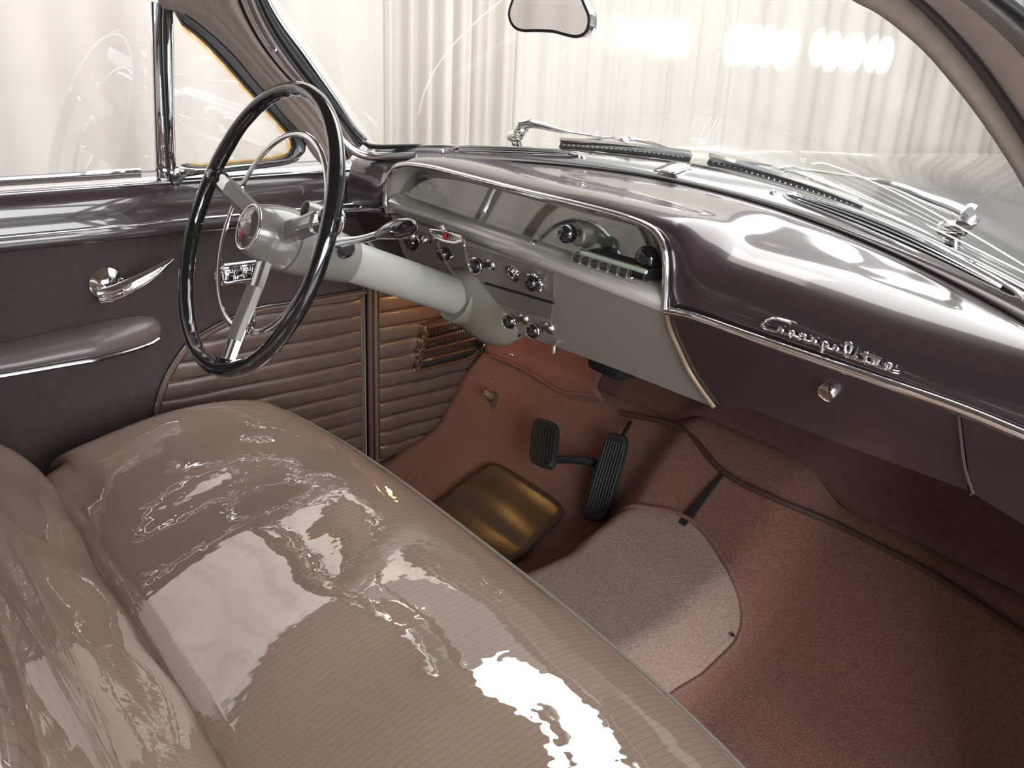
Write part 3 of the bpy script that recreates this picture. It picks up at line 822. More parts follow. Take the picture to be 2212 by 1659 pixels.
def dprof(x):
    k = 1 / (1 + math.exp(-max(-30, min(30, (abs(x + 0.215) - 0.385) / 0.012))))      # 0 over the cluster, 1 to either side
    D = y_in(x) - YF; sc = min(1.0, max(0.25, (D - 0.012) / 0.115))
    out = [(y_in(x) + 0.004, z_in(x) - 0.001)]
    zc = float(np.interp(x, [-0.74, -0.60, -0.556, -0.515, -0.431, -0.324, -0.171, -0.04, 0.05, 0.14, 0.30, 0.45, 0.60, 0.75], [-.036, -.034, -.032, -.018, -.009, -.007, -.005, -.001, 0, 0, -.003, -.009, -.018, -.028]))
    m1 = (out[0][0] + YF + 0.095 * sc) / 2
    top = PC[0][1] * (1 - k) + PR[0][1] * k
    out.append((m1 + (y_in(x) - m1) * 0.4, z_in(x) * 0.80 + (top + zc) * 0.20))
    out.append((m1, z_in(x) * 0.50 + (top + zc) * 0.50 + 0.001))
    for (a, b_), (c, d) in zip(PC, PR):
        yy = (a * (1 - k) + c * k); yy = yy * sc if yy > 0 else yy
        out.append((YF + yy, b_ * (1 - k) + d * k + zc * (1 if b_ > 0.9 else 0)))
    out += [(YF + 0.012, 0.860), (YF + 0.05 * sc + 0.01, 0.858), (y_in(x) - 0.005, 0.858)]
    return out


def fine(pr, n=44):
    return spline(np.array(pr[:11]), n).tolist() + pr[11:]


xs_d = np.r_[np.linspace(-0.742, -0.66, 6), np.linspace(-0.65, -0.54, 22), np.linspace(-0.52, 0.10, 18), np.linspace(0.11, 0.24, 30), np.linspace(0.26, 0.75, 20)]
rows = [[(x, y, z) for y, z in fine(dprof(x))] for x in xs_d]
k = len(rows[0]); vs = [p for r in rows for p in r]; fs = []
for i in range(len(rows) - 1):
    for j in range(k):
        fs.append((i * k + j, i * k + (j + 1) % k, (i + 1) * k + (j + 1) % k, (i + 1) * k + j))
fs.append(tuple(range(k))); fs.append(tuple((len(rows) - 1) * k + j for j in range(k))[::-1])
shell = mesh('dash_shell', vs, fs, 'dash_maroon', dash, auto=False)
rim_px = [(838, 462), (833, 437), (836, 396), (848, 369), (873, 357), (928, 362), (1004, 381), (1127, 413), (1250, 443), (1343, 468), (1400, 490), (1424, 512), (1436, 540), (1439, 590), (1436, 667)]
RIM = spline(ats(rim_px, 'Y', YF - 0.006), 90)
RM = RIM.copy(); RM[:, 1] = YF - 0.006
cut_poly = [np.array([p[0], 0.25, p[2]]) for p in RIM] + [np.array([RIM[-1][0], 0.25, 0.83]), np.array([RIM[0][0], 0.25, 0.83])]
cutter = prism('cut', cut_poly, (0, 0.195, 0), 'grey_paint')
bmod = shell.modifiers.new('cut', 'BOOLEAN'); bmod.object = cutter; bmod.operation = 'DIFFERENCE'; bmod.solver = 'EXACT'
bpy.context.view_layer.update()
dg = bpy.context.evaluated_depsgraph_get()
me2 = bpy.data.meshes.new_from_object(shell.evaluated_get(dg))
shell.modifiers.clear(); shell.data = me2
bpy.data.objects.remove(cutter)
me2.polygons.foreach_set('use_smooth', [True] * len(me2.polygons)); me2.set_sharp_from_angle(angle=math.radians(35))

# instrument cluster
tube('cluster_bezel', RIM, 0.0052, 'chrome', dash, seg=12, r2=0.0052)
cc = RIM.mean(0)
inn = [np.array([cc[0] + (p[0] - cc[0]) * 0.955, 0.372, cc[2] - 0.008 + (p[2] - cc[2]) * 0.86]) for p in RIM]
inn2 = [np.array([p[0], 0.399, p[2]]) for p in inn]
grid('cluster_liner', [[p + np.array([0, 0.004, 0]) for p in RIM], [RIM[i] * 0.5 + inn[i] * 0.5 + np.array([0, -0.004, 0]) for i in range(90)], inn, inn2], 'grey_paint', dash, thick=0.002, auto=False)
zb0, zb1 = 0.876, 0.876
xl, xr = RIM[0][0] + 0.004, RIM[-1][0] - 0.002
bar_prof = [(-0.004, 0.018), (-0.014, 0.014), (-0.021, 0.004), (-0.022, -0.006), (-0.016, -0.015), (-0.006, -0.018), (0.040, -0.02), (0.040, 0.017)]
sweep('cluster_ledge', [(xl, YF + 0.014, zb0), ((xl + xr) / 2, YF + 0.014, zb0), (xr, YF + 0.014, zb1)], [(-a, b_) for a, b_ in bar_prof], 'ledge_highlight_grey', dash, up=(0, 0, 1), auto=False)
# gauge plate and lens
GP = 0.396
zt_ = [p[2] for p in inn]
plate = [(xl + 0.006, GP, 0.885)] + [(p[0], GP, p[2]) for p in inn[6:-6]] + [(xr - 0.006, GP, 0.885)]
gp = prism('gauge_plate', plate, (0, 0.006, 0), 'gauge_face', dash)


def gq(px, py, d=0.0):
    return at(px, py, 'Y', GP - 0.001 - d)


def flat(name, pxs, m, parent, d=0.0, t=0.0015):
    return prism(name, [gq(x, y, d) for x, y in pxs], (0, -t, 0), m, parent)


flat('dial_unreflected_patch', [(874, 446), (880, 410), (892, 388), (915, 383), (940, 392), (964, 435), (1004, 481), (1000, 492)], 'gauge_black', gp)  # dark part of the dial, outlined where the lens carries no reflection
flat('radio_field', [(1150, 525), (1190, 485), (1262, 472), (1330, 490), (1395, 520), (1420, 560), (1424, 628)], 'gauge_radio', gp)
tube('dial_arc', spline([gq(x, y, 0.003) for x, y in ((1148, 528), (1175, 500), (1210, 482), (1255, 474))], 16), 0.002, 'gauge_line', gp, seg=6)
tube('dial_wire', spline([gq(x, y, 0.003) for x, y in ((1322, 487), (1350, 503), (1376, 530), (1398, 564))], 16), 0.0012, 'satin_steel', gp, seg=6)
tube('needle', [gq(910, 425, 0.004), gq(1002, 487, 0.004)], 0.0018, 'gauge_print', gp, seg=6)
arcn = spline([gq(x, y, 0.003) for x, y in ((884, 437), (888, 418), (905, 402), (940, 410), (990, 430), (1040, 455), (1090, 492))], 12)
for i, p in enumerate(arcn):
    text('speed_numeral', str(10 * i), 0.010, p, (1, 0, 0), (0, 0, 1), 'gauge_print', gp, 0.0004)
arct = spline([gq(x, y, 0.003) for x, y in ((888, 447), (896, 428), (915, 415), (945, 424), (990, 446), (1035, 470), (1075, 500))], 34)
vs, fs = [], []
for p in arct:
    b0 = len(vs); vs += [p + np.array(d) for d in ((-.0006, 0, -.003), (.0006, 0, -.003), (.0006, 0, .003), (-.0006, 0, .003))]; fs.append((b0, b0 + 1, b0 + 2, b0 + 3))
tag(mesh('speed_ticks', vs, fs, 'gauge_print', gp, smooth=False, thick=0.0005), kind='stuff')
# lens
ly = lambda z: 0.362 + (z - 0.889) * 0.32          # the pane leans back at the top
lens = [(p[0], ly(p[2]), p[2]) for p in inn]
lb = [(xl + 0.002, ly(0.889), 0.889), (xr - 0.002, ly(0.889), 0.889)]
prism('cluster_lens', [lb[0]] + lens[4:-4] + [lb[1]], (0, 0.002, 0), 'lens_glass', dash)


def knob_round(name, c, axis, r, depth, parent, m='black_gloss', ridges=0):
    prof = [(0.0001, depth), (r * 0.55, depth * 0.98), (r * 0.85, depth * 0.86), (r, depth * 0.6), (r * 0.98, depth * 0.3), (r * 0.7, 0.02 * depth), (r * 0.5, 0)]
    return lathe(name, prof, c, axis, m, parent, seg=24)


# radio: push buttons in a chrome frame, two tuning knobs
OUT = np.array([0, -1.0, 0.0])
rd = thing('car_radio', at(1325, 580, 'Y', 0.39), 'push-button car radio with black tuning knobs at the right of the instrument cluster', 'radio')
RY = 0.338
fr = [(1256, 541), (1396, 583), (1390, 609), (1250, 567)]
F = np.array(ats(fr, 'Y', RY))
tube('button_frame', [F[0], F[1], F[2], F[3]], 0.0028, 'chrome', rd, closed=True, seg=8)
prism('button_backing', [p + np.array([0, 0.004, 0]) for p in F], (0, 0.05, 0), 'gauge_black', rd)
tube('frame_lip', [at(1256, 545, 'Y', RY - 0.008), at(1396, 588, 'Y', RY - 0.008)], 0.0030, 'dial_strip', rd, seg=8)
for i in range(6):
    t0, t1 = 0.02 + i * 0.135, 0.02 + i * 0.135 + 0.115
    P4 = [F[0] + (F[1] - F[0]) * t0 * 1.1 + (F[3] - F[0]) * 0.22, F[0] + (F[1] - F[0]) * t1 * 1.1 + (F[3] - F[0]) * 0.22,
          F[0] + (F[1] - F[0]) * t1 * 1.1 + (F[3] - F[0]) * 0.95, F[0] + (F[1] - F[0]) * t0 * 1.1 + (F[3] - F[0]) * 0.95]
    P4 = [p + np.array([-0.012, 0, 0.0]) for p in P4]
    bt = prism('push_button', [p + np.array([0, -0.006, 0]) for p in P4], (0, 0.010, 0), 'button_glass', rd, bevel=0.0012)
    tube('button_rim', [p + np.array([0, -0.006, 0]) for p in P4], 0.0009, 'satin_steel', bt, closed=True, seg=6)
c = at(1258, 504, 'Y', GP - 0.026)
k1 = lathe('tuning_dial', [(0.016, -0.026), (0.0185, 0.0), (0.0185, 0.010), (0.016, 0.0125), (0.0001, 0.0125)], c, OUT, 'knurled', rd, seg=40)
k2 = knob_round('tuning_knob', at(1238, 503, 'Y', GP - 0.056), OUT, 0.0145, 0.022, rd)
tube('knob_shaft', [c, at(1238, 503, 'Y', GP - 0.056)], 0.006, 'black_gloss', k2, seg=12)
knob_round('tone_knob', at(1412, 556, 'Y', GP - 0.030), OUT, 0.0175, 0.024, rd)
tk = knob_round('clock_stem', at(1160, 525, 'Y', GP - 0.035), OUT, 0.005, 0.012, gp, 'chrome')
tube('stem_shaft', [at(1174, 528, 'Y', GP), at(1160, 525, 'Y', GP - 0.035)], 0.003, 'chrome', tk, seg=8)

# lower grey panel (ribbed on the left half), lower glove-box panel, chrome strips
lp = [low(840, 463), low(1437, 668), low(1445, 705), low(1462, 745), low(1492, 808), low(1542, 880), low(1370, 812), low(1200, 748), low(1120, 722), low(1050, 700), low(900, 600), low(868, 540)]
bk = np.array([0, 0.012, 0.005])
lpo = prism('lower_panel', lp, bk, 'grey_paint', dash)
rib = [low(862, 486, .002), low(1020, 536, .002), low(1196, 592, .002), low(1196, 644, .002), low(1190, 690, .002), low(1150, 680, .002), low(1000, 630, .002), low(905, 590, .002), low(878, 545, .002)]
prism('ribbed_plate', rib, bk * 0.15, 'grey_ribbed', dash)
tube('panel_groove', [low(1048, 612, .003), low(1196, 655, .003)], 0.0022, 'dark_void', dash, seg=6)
edge = spline([low(x, y, 0.003) for x, y in ((1438, 672), (1446, 708), (1463, 748), (1493, 810), (1542, 880))], 24)
tube('panel_edge', edge, 0.0035, 'tan_metal', dash, seg=8)
gl = [low(1438, 672), low(1640, 740), low(1900, 832), low(2071, 893), low(2092, 1060), low(1864, 976), low(1614, 874 + 6), low(1545, 884), low(1494, 812), low(1463, 748), low(1446, 708)]
gb = prism('glove_box_door', gl, bk, 'dash_maroon', dash)
g2 = [low(2076, 896), low(2212, 945), low(2340, 1000), low(2340, 1190), low(2212, 1134), low(2098, 1064)]
prism('end_panel', g2, bk, 'dash_maroon', dash)
tube('panel_gap_edge', spline([low(x, y, .002) for x, y in ((2070, 895), (2076, 950), (2084, 1010), (2102, 1066))], 14), 0.0018, 'binding', gb, seg=6)
lk = lathe('glove_box_lock', [(0.0001, 0.008), (0.008, 0.008), (0.0105, 0.0085), (0.0115, 0.006), (0.0115, 0.0)], low(1792, 843), -LOWN, 'chrome', gb, seg=28)
box('lock_slot', low(1792, 843, .0085), (0.0020, 0.010, 0.0012), 'dark_void', lk, ax=((1, 0, 0), tuple(np.cross(LOWN / np.linalg.norm(LOWN), (1, 0, 0))), tuple(-LOWN / np.linalg.norm(LOWN))))
# chrome strip along the bottom of the painted dash
st = spline([at(x, y, 'Y', YF + dy) for x, y, dy in ((1438, 671, -0.002), (1470, 676, -0.004), (1510, 687, -0.006), (1600, 719, -0.006), (1750, 771, -0.006), (1900, 822, -0.006), (2060, 877, -0.006), (2212, 939, -0.006), (2330, 990, -0.004))], 60)
sweep('chrome_strip', st, circ(0.0045, 14, 0.0058), 'chrome', dash, up=(0, 0, 1))
st = spline([at(x, y, 'Y', YF + 0.0) for x, y in ((724, 456), (757, 453), (800, 454), (820, 457), (836, 466))], 20)
sweep('chrome_strip', st, [(0.003, -0.004), (-0.003, -0.003), (-0.004, 0.0), (-0.003, 0.003), (0.003, 0.004)], 'chrome', dash, up=(0, 0, 1))
# lower left end under the strip
prism('end_panel', [low(742, 448), low(840, 450), low(866, 540), low(900, 600), low(840, 640), low(760, 560)], bk, 'maroon', dash)

# script lettering on the dash face: one drawn wire per stroke
ZS = 6.506


def sc_pt(u, v):
    px, py = 1640 + u / ZS, 660 + v / ZS
    p = at(px, py, 'Y', YF - 0.0065)
    return p


def base_v(u): return 285 + (u - 45) * 0.332


strokes = [[(428, 262), (432, 240), (300, 200), (200, 186), (110, 208), (52, 250), (42, 283), (90, 318), (180, 345), (262, 366)]]
def o_(u):
    b0 = base_v(u)
    ring_ = [(u + 27 * math.cos(q) + 4 * math.sin(q), b0 - 24 - 34 * math.sin(q) + 9 * math.cos(q)) for q in np.linspace(-1.2, 4.2, 12)]
    return ring_
for u in (302, 765, 1078):
    strokes.append(o_(u)); strokes.append([(u + 18, base_v(u + 18) + 2), (u + 50, base_v(u + 50) + 1), (u + 105, base_v(u + 105) - 1)])
strokes.append([(410, 412), (435, 408), (452, 366), (478, 380), (482, 420), (440, 440), (478, 432), (552, 464)])
strokes.append([(548, 462), (575, 470), (578, 414), (610, 418), (648, 432), (630, 486), (720, 522)])
strokes.append([(872, 580), (895, 590), (880, 668), (896, 560), (905, 524), (940, 528), (964, 566), (935, 596), (1030, 636)])
strokes.append([(1190, 694), (1215, 668), (1206, 600), (1222, 540), (1252, 524), (1290, 550), (1296, 610), (1262, 664), (1222, 700), (1340, 742)])
strokes.append([(1340, 742), (1356, 738), (1362, 690), (1382, 690)]); strokes.append([(1368, 648), (1404, 656)])
strokes.append([(1356, 735), (1392, 765), (1462, 780)])
strokes.append([(1462, 782), (1490, 770), (1512, 640), (1494, 790), (1520, 812), (1592, 824)])
strokes.append([(1424, 668), (1480, 680), (1600, 722), (1726, 766)])
strokes.append([(1590, 826), (1612, 812), (1620, 776), (1648, 772), (1664, 800), (1650, 842), (1690, 862), (1768, 884)])
strokes.append([(1766, 884), (1796, 872), (1790, 824), (1850, 838), (1830, 898), (1880, 926), (1975, 944)])
lt_ = thing('dash_lettering', sc_pt(1000, 700), 'chrome cursive script lettering mounted on the maroon dash face', 'lettering')
for stk in strokes:
    pth = spline([sc_pt(u, v) for u, v in stk], max(8, 5 * len(stk)))
    tube('letter_stroke', pth, 0.0021, 'chrome', lt_, seg=8)

# pull knobs and switches of the lower panel
LN = -LOWN / np.linalg.norm(LOWN)


def pull(name, base_px, tip_px, r, d, label, bez=0.012, knobm='black_gloss', ln=None):
    b0 = low(*base_px); tp = on(*tip_px, b0 + LN * d, LN)
    t = thing(name, b0, label, 'dash knob', 'knobs on the lower instrument panel')
    lathe('knob_bezel', [(bez * 0.5, 0.007), (bez * 0.75, 0.006), (bez, 0.002), (bez, -0.002)], b0, LN, 'chrome', t, seg=24)
    tube('knob_shaft', [b0, b0 * 0.5 + tp * 0.5, tp], r * 0.38, 'black_gloss', t, seg=12)
    ax = tp - b0; ax = ax / max(1e-6, np.linalg.norm(ax))
    ax = ax * 0.6 + LN * 0.4
    kb = lathe('knob', [(0.0001, 0.009), (r * 0.45, 0.0085), (r * 0.72, 0.0065), (r * 0.82, 0.004), (r, 0.003), (r, -0.002), (r * 0.7, -0.008), (r * 0.4, -0.012)], tp, ax, knobm, t, seg=24)
    a, e1, e2 = basis(ax)
    tube('knob_ring', [tp + a * 0.003 + r * (math.cos(q) * e1 + math.sin(q) * e2) for q in np.linspace(0, 2 * math.pi, 25)[:-1]], 0.0011, 'chrome', kb, closed=True, seg=6)
    return t


pull('pull_knob', (1062, 571), (1028, 574), 0.0135, 0.040, 'black pull knob with chrome ring just right of the gear quadrant')
pull('pull_knob', (1133, 688), (1101, 694), 0.0130, 0.045, 'left one of the two black pull knobs at the panel bottom edge')
pull('pull_knob', (1188, 708), (1152, 714), 0.0130, 0.045, 'right one of the two black pull knobs at the panel bottom edge')
hk = thing('light_switch', low(900, 515), 'black headlight switch with chrome tip at the far left of the panel', 'dash knob', 'knobs on the lower instrument panel')
knob_round('knob', low(898, 520, .012), LN, 0.015, 0.020, hk)
knob_round('knob_tip', on(900, 505, low(898, 520, .02), LN), LN, 0.009, 0.016, hk, 'chrome')
tube('switch_shaft', [low(900, 518), low(898, 520, .014)], 0.007, 'chrome', hk, seg=12)
hk = thing('wiper_switch', low(927, 515), 'small chrome switch between the headlight switch and the gear quadrant', 'dash knob', 'knobs on the lower instrument panel')
knob_round('knob', low(926, 513, .004), LN, 0.0085, 0.016, hk, 'chrome')
lathe('switch_collar', [(0.0045, 0.006), (0.009, 0.004), (0.010, 0.0)], low(927, 515), LN, 'black_gloss', hk, seg=20)
hk = thing('choke_knob', low(972, 545), 'round black ball knob below the gear quadrant', 'dash knob', 'knobs on the lower instrument panel')
knob_round('knob', low(969, 543, .012), LN, 0.0125, 0.022, hk)
lathe('switch_collar', [(0.006, 0.010), (0.008, 0.004), (0.011, 0.0)], low(976, 551), LN, 'chrome', hk, seg=20)
tube('switch_shaft', [low(976, 551), low(969, 543, .014)], 0.005, 'chrome', hk, seg=10)
hk = thing('ignition_lock', low(1111, 588), 'round fluted chrome ignition key lock on the panel', 'ignition lock', 'knobs on the lower instrument panel')
lb_ = lathe('lock_face', [(0.0001, 0.006), (0.006, 0.0065), (0.008, 0.008), (0.0145, 0.005), (0.0165, 0.0), (0.0165, -0.002)], low(1111, 588), LN, 'chrome', hk, seg=28)
lathe('key_slot', [(0.0001, 0.0092), (0.0050, 0.009), (0.0055, 0.006)], low(1111, 588), LN, 'black_gloss', lb_, seg=16, sx=0.45)
a, e1, e2 = basis(LN)
for q in np.linspace(0, 2 * math.pi, 13)[:-1]:
    cq = low(1111, 588) + LN * 0.0055 + 0.0125 * (math.cos(q) * e1 + math.sin(q) * e2)
    box('flute', cq, (0.0016, 0.0055, 0.003), 'dark_void', lb_, ax=(-math.sin(q) * e1 + math.cos(q) * e2, math.cos(q) * e1 + math.sin(q) * e2, LN))
hk = thing('cigar_lighter', low(1160, 608), 'dark domed lighter knob in a chrome-lobed bezel right of the ignition lock', 'dash knob', 'knobs on the lower instrument panel')
knob_round('knob', low(1157, 606, .006), LN, 0.0135, 0.018, hk)
lathe('knob_bezel', [(0.010, 0.008), (0.016, 0.005), (0.018, 0.0)], low(1160, 608), LN, 'chrome', hk, seg=28)
for q in (0.3, 1.3, 2.4, 3.4, 4.4, 5.4):
    knob_round('bezel_lobe', low(1159, 607, .004) + 0.0155 * (math.cos(q) * e1 + math.sin(q) * e2), LN, 0.0035, 0.007, hk, 'chrome')
hk = thing('cable_end', low(1201, 738), 'thin bright cable end hanging below the panel edge', 'cable')
tube('cable', [low(1203, 738), at(1199, 752, 'Y', 0.405)], 0.0022, 'satin_steel', hk, seg=8)
lathe('cable_tip', [(0.0001, 0.012), (0.0035, 0.010), (0.0045, 0.0), (0.0035, -0.004)], at(1197, 760, 'Y', 0.405), (0, 0, 1), 'satin_steel', hk, seg=12)

# under-dash dark support so the space behind the panels is closed
us = thing('under_dash_bracket', (-0.1, 0.60, 0.72), 'dark bracket under the middle of the dash above the pedals', 'bracket')
q = at(1300, 790, 'Y', 0.58)
box('bracket_block', q + np.array([0, 0.03, 0.03]), (0.09, 0.06, 0.10), 'dark_void', us, bevel=0.012)
box('bracket_arm', q + np.array([0, 0.05, 0.12]), (0.05, 0.04, 0.16), 'dark_void', us, bevel=0.01)

# ------------------------------------------------------------------ steering wheel, column, shift lever
TA = math.radians(23.15)
WC = np.array([-0.38, 0.0, 0.9])
AX = np.array([0, -math.cos(TA), math.sin(TA)])          # toward the driver
EX = np.array([1.0, 0, 0]); EU = np.array([0, math.sin(TA), math.cos(TA)])


def wp(r, deg, t=0.0):
    """point on the wheel: radius, angle, distance toward the dash"""
    return WC + r * (math.cos(math.radians(deg)) * EX + math.sin(math.radians(deg)) * EU) - AX * t


sw_ = thing('steering_wheel', WC, 'large thin-rimmed black steering wheel with grey hub and chrome horn ring', 'steering wheel')
R0, r0 = 0.2175, 0.0112
SP = (166, 17, -77)
vs, fs = [], []
NU, NV = 220, 16
for i in range(NU):
    th = 360.0 * i / NU
    spd = min(abs((th - s + 180) % 360 - 180) for s in SP)
    g_ = max(0.0, min(1.0, (spd - 16) / 8))
    for j in range(NV):
        ph = 2 * math.pi * j / NV
        rr_ = r0
        inner = max(0.0, -math.cos(ph))
        rr_ += g_ * inner ** 2 * 0.0005 * math.sin(math.radians(th) * 36) + (1 - g_) * inner * 0.003
        vs.append(wp(R0 + rr_ * math.cos(ph), th, rr_ * 1.08 * math.sin(ph)))
for i in range(NU):
    for j in range(NV):
        fs.append((i * NV + j, i * NV + (j + 1) % NV, ((i + 1) % NU) * NV + (j + 1) % NV, ((i + 1) % NU) * NV + j))
mesh('rim', vs, fs, 'black_gloss', sw_, auto=False)
# hub bell and badge
lathe('hub', [(0.030, 0.010), (0.036, 0.008), (0.0385, 0.002), (0.042, -0.010), (0.0475, -0.030), (0.050, -0.052), (0.0495, -0.055), (0.046, -0.055)], WC, AX, 'hub_grey', sw_, seg=48)
bd = lathe('horn_button', [(0.0001, 0.0185), (0.010, 0.0178), (0.020, 0.0155), (0.028, 0.0115), (0.0318, 0.0075), (0.0325, 0.004)], WC, AX, 'badge_plastic', sw_, seg=48)
tube('button_ring', [wp(0.0345, q, -0.0085) for q in np.linspace(0, 360, 49)[:-1]], 0.0025, 'chrome', bd, closed=True, seg=10)
text('button_lettering', 'Lincoln', 0.0150, wp(0.010, 90, -0.0182), EX * 0.95 + EU * 0.1, EU, 'badge_print', bd, 0.0003)
prism('button_emblem', [wp(0.004, 200, -.0176), wp(0.012, 240, -.0172), wp(0.022, 272, -.0152), wp(0.012, 300, -.0172), wp(0.004, 340, -.0176)], AX * 0.0012, 'red_enamel', bd)
prism('button_star', [wp(0.003, 0, -.0184), wp(0.026, 78, -.0142), wp(0.003, 150, -.0184), wp(0.016, 262, -.0168)], AX * 0.0008, 'badge_print', bd)
for s in SP:
    d = wp(1, s) - WC; side = np.cross(AX, d)
    a_ = wp(0.030, s, 0.028); b_ = wp(0.212, s, 0.004)
    hw = 0.0155 if s == -77 else 0.0165
    pa = spline([a_, wp(0.09, s, 0.022), wp(0.15, s, 0.012), b_], 18)
    prof = [(-hw, -0.006), (-hw * 0.92, 0.003), (-hw * 0.5, 0.0075), (hw * 0.5, 0.0075), (hw * 0.92, 0.003), (hw, -0.006)]
    sp_ = sweep('spoke', pa, prof, 'chrome', sw_, up=AX, scale=np.linspace(1.05, 0.86, 18))
    lo_, hi_ = (5, 14) if s == -77 else (3, 13)
    sweep('spoke_insert', pa[lo_:hi_] + AX * 0.0012, [(-hw * 0.98, -0.005), (-hw * 0.90, 0.0042), (-hw * 0.5, 0.0085), (hw * 0.5, 0.0085), (hw * 0.90, 0.0042), (hw * 0.98, -0.005)], 'knurled' if s == -77 else 'hub_grey', sp_, up=AX)
    lathe('rim_boss', [(0.0001, 0.010), (0.012, 0.008), (0.016, 0.0), (0.014, -0.010), (0.0001, -0.012)], wp(0.209, s, 0.003), d, 'black_gloss', sp_, seg=20)
# horn ring: three arcs that meet the spokes
for a0, a1 in ((22, 160), (172, 277), (289, 372)):
    th = np.linspace(a0, a1, 50)
    rr_ = 0.154 + 0.004 * np.sin(np.radians((th - a0) / (a1 - a0) * 180))
    pth = [wp(r_, q, 0.026) for r_, q in zip(rr_, th)]
    sweep('horn_ring', pth, circ(0.0052, 12, 0.0034), 'chrome', sw_, up=AX)
    for q, dq in ((a0, -1), (a1, 1)):
        tube('ring_foot', spline([wp(0.154, q, 0.026), wp(0.150, q + dq * 3, 0.028), wp(0.135, q + dq * 5, 0.030), wp(0.118, q + dq * 5, 0.028)], 10), 0.0042, 'chrome', sw_, seg=8)

sc_ = thing('steering_column', WC - AX * 0.42, 'grey steering column running from the wheel down to the dash', 'steering column')


def cp(t): return WC - AX * t


lathe('upper_housing', [(0.046, -0.056), (0.0495, -0.058), (0.0490, -0.075), (0.0455, -0.105), (0.041, -0.140), (0.0375, -0.168), (0.037, -0.172), (0.028, -0.172)], WC, AX, 'hub_grey', sc_, seg=44)
lathe('jacket', [(0.0345, -0.172), (0.0335, -0.20), (0.0335, -0.412), (0.028, -0.412)], WC, AX, 'column_grey', sc_, seg=44)
lathe('dust_gap', [(0.030, -0.405), (0.034, -0.406), (0.034, -0.42), (0.03, -0.425)], WC, AX, 'dark_void', sc_, seg=36)
# floor end of the column
tube('lower_shaft', [cp(0.41), cp(0.70)], 0.028, 'dark_void', sc_, seg=16)
# turn-signal cup, chrome bracket behind the rim
cpb = lathe('signal_cup', [(0.0105, 0.004), (0.0115, 0.014), (0.0135, 0.014), (0.0145, 0.0), (0.013, -0.02), (0.009, -0.022)], at(676, 458, 'Y', 0.075), AX, 'hub_grey', sc_, seg=24)
br = spline([at(x, y, 'Y', 0.10) for x, y in ((722, 447), (736, 462), (738, 478), (728, 500), (716, 508))], 18)
tube('lever_bracket', br, 0.0062, 'chrome', sc_, seg=10)
lvr = lathe('lever_socket', [(0.012, 0.030), (0.0145, 0.026), (0.015, 0.012), (0.013, 0.0)], cp(0.135) + EX * 0.028 + EU * 0.012, EX * 0.9 + EU * 0.35 + AX * 0.2, 'black_gloss', sc_, seg=24)
s0 = at(728, 524, 'Y', 0.122); s1 = at(898, 487, 'Y', 0.10)
pth = spline([s0 + np.array([-0.02, 0, -0.004]), s0, s0 * 0.6 + s1 * 0.4 + np.array([0, 0, -0.003]), s0 * 0.3 + s1 * 0.7, s1], 30)
sl = tube('shift_lever', pth[:22], 0.0062, 'chrome', sc_, seg=12, scale=np.interp(np.linspace(0, 1, 22), [0, 0.2, 0.45, 1], [1.5, 1.35, 0.95, 1.05]))
kp_ = pth[17:]
kr = np.interp(np.linspace(0, 1, len(kp_)), [0, 0.12, 0.35, 0.62, 0.85, 0.96, 1.0], [0.55, 0.75, 1.10, 1.35, 1.1, 0.6, 0.12])
tube('lever_knob', kp_, 0.0105, 'black_gloss', sl, seg=16, scale=kr)
# gear quadrant: crest-shaped chrome indicator on two thin legs above the column
gq_ = thing('gear_quadrant', at(968, 520, 'Y', 0.30), 'small crest-shaped chrome gear indicator with red stripe above the column', 'gear indicator')
QY = 0.305
cr = ats([(931, 496), (962, 500), (998, 511), (1000, 519), (984, 524), (958, 520), (936, 508)], 'Y', QY)
pc = prism('crest_plate', cr, (0, 0.006, 0), 'satin_steel', gq_, bevel=0.001)
tube('crest_frame', [p + np.array([0, -0.001, 0]) for p in cr], 0.0022, 'chrome', gq_, closed=True, seg=8)
prism('red_stripe', ats([(957, 501), (963, 503), (962, 518), (956, 517)], 'Y', QY - 0.003), (0, 0.002, 0), 'red_enamel', pc)
lathe('crest_pin', [(0.0001, 0.012), (0.004, 0.011), (0.005, 0.004), (0.004, 0)], at(961, 500, 'Y', QY), (0, -0.5, 0.8), 'chrome', pc, seg=12)
for i in range(5):
    tube('crest_bar', ats([(968 + i * 6, 506 + i * 2), (966 + i * 6, 519 + i * 1)], 'Y', QY - 0.002), 0.0007, 'gauge_black', pc, seg=6)
tube('quadrant_leg', spline(ats([(998, 514), (1003, 525), (1008, 548), (1014, 572), (1020, 585)], 'Y', QY + 0.01), 16), 0.0026, 'chrome', gq_, seg=8)
tube('quadrant_leg', spline(ats([(932, 500), (938, 515), (946, 525)], 'Y', QY + 0.005), 10), 0.0026, 'chrome', gq_, seg=8)
tube('pointer_wire', spline([at(944, 522, 'Y', QY + 0.01), at(960, 560, 'Y', QY + 0.03), at(978, 590, 'Y', QY + 0.05), cp(0.40) + np.array([0.01, 0, 0.035])], 16), 0.0016, 'tan_metal', gq_, seg=6)

# shroud that carries the column under the panel
shr = thing('column_shroud', cp(0.43) + np.array([0.06, 0, -0.10]), 'grey cast column shroud fixed below the instrument panel', 'column bracket')
vs_rows = []
a, e1, e2 = basis(AX)
ring = lambda t, r, n=40: [cp(t) + r * (math.cos(2 * math.pi * i / n) * EX + math.sin(2 * math.pi * i / n) * EU) for i in range(n)]
lathe('shroud_collar', [(0.0375, -0.402), (0.0455, -0.400), (0.048, -0.404), (0.0475, -0.425), (0.044, -0.435), (0.0375, -0.43)], WC, AX, 'shroud_grey', shr, seg=44)
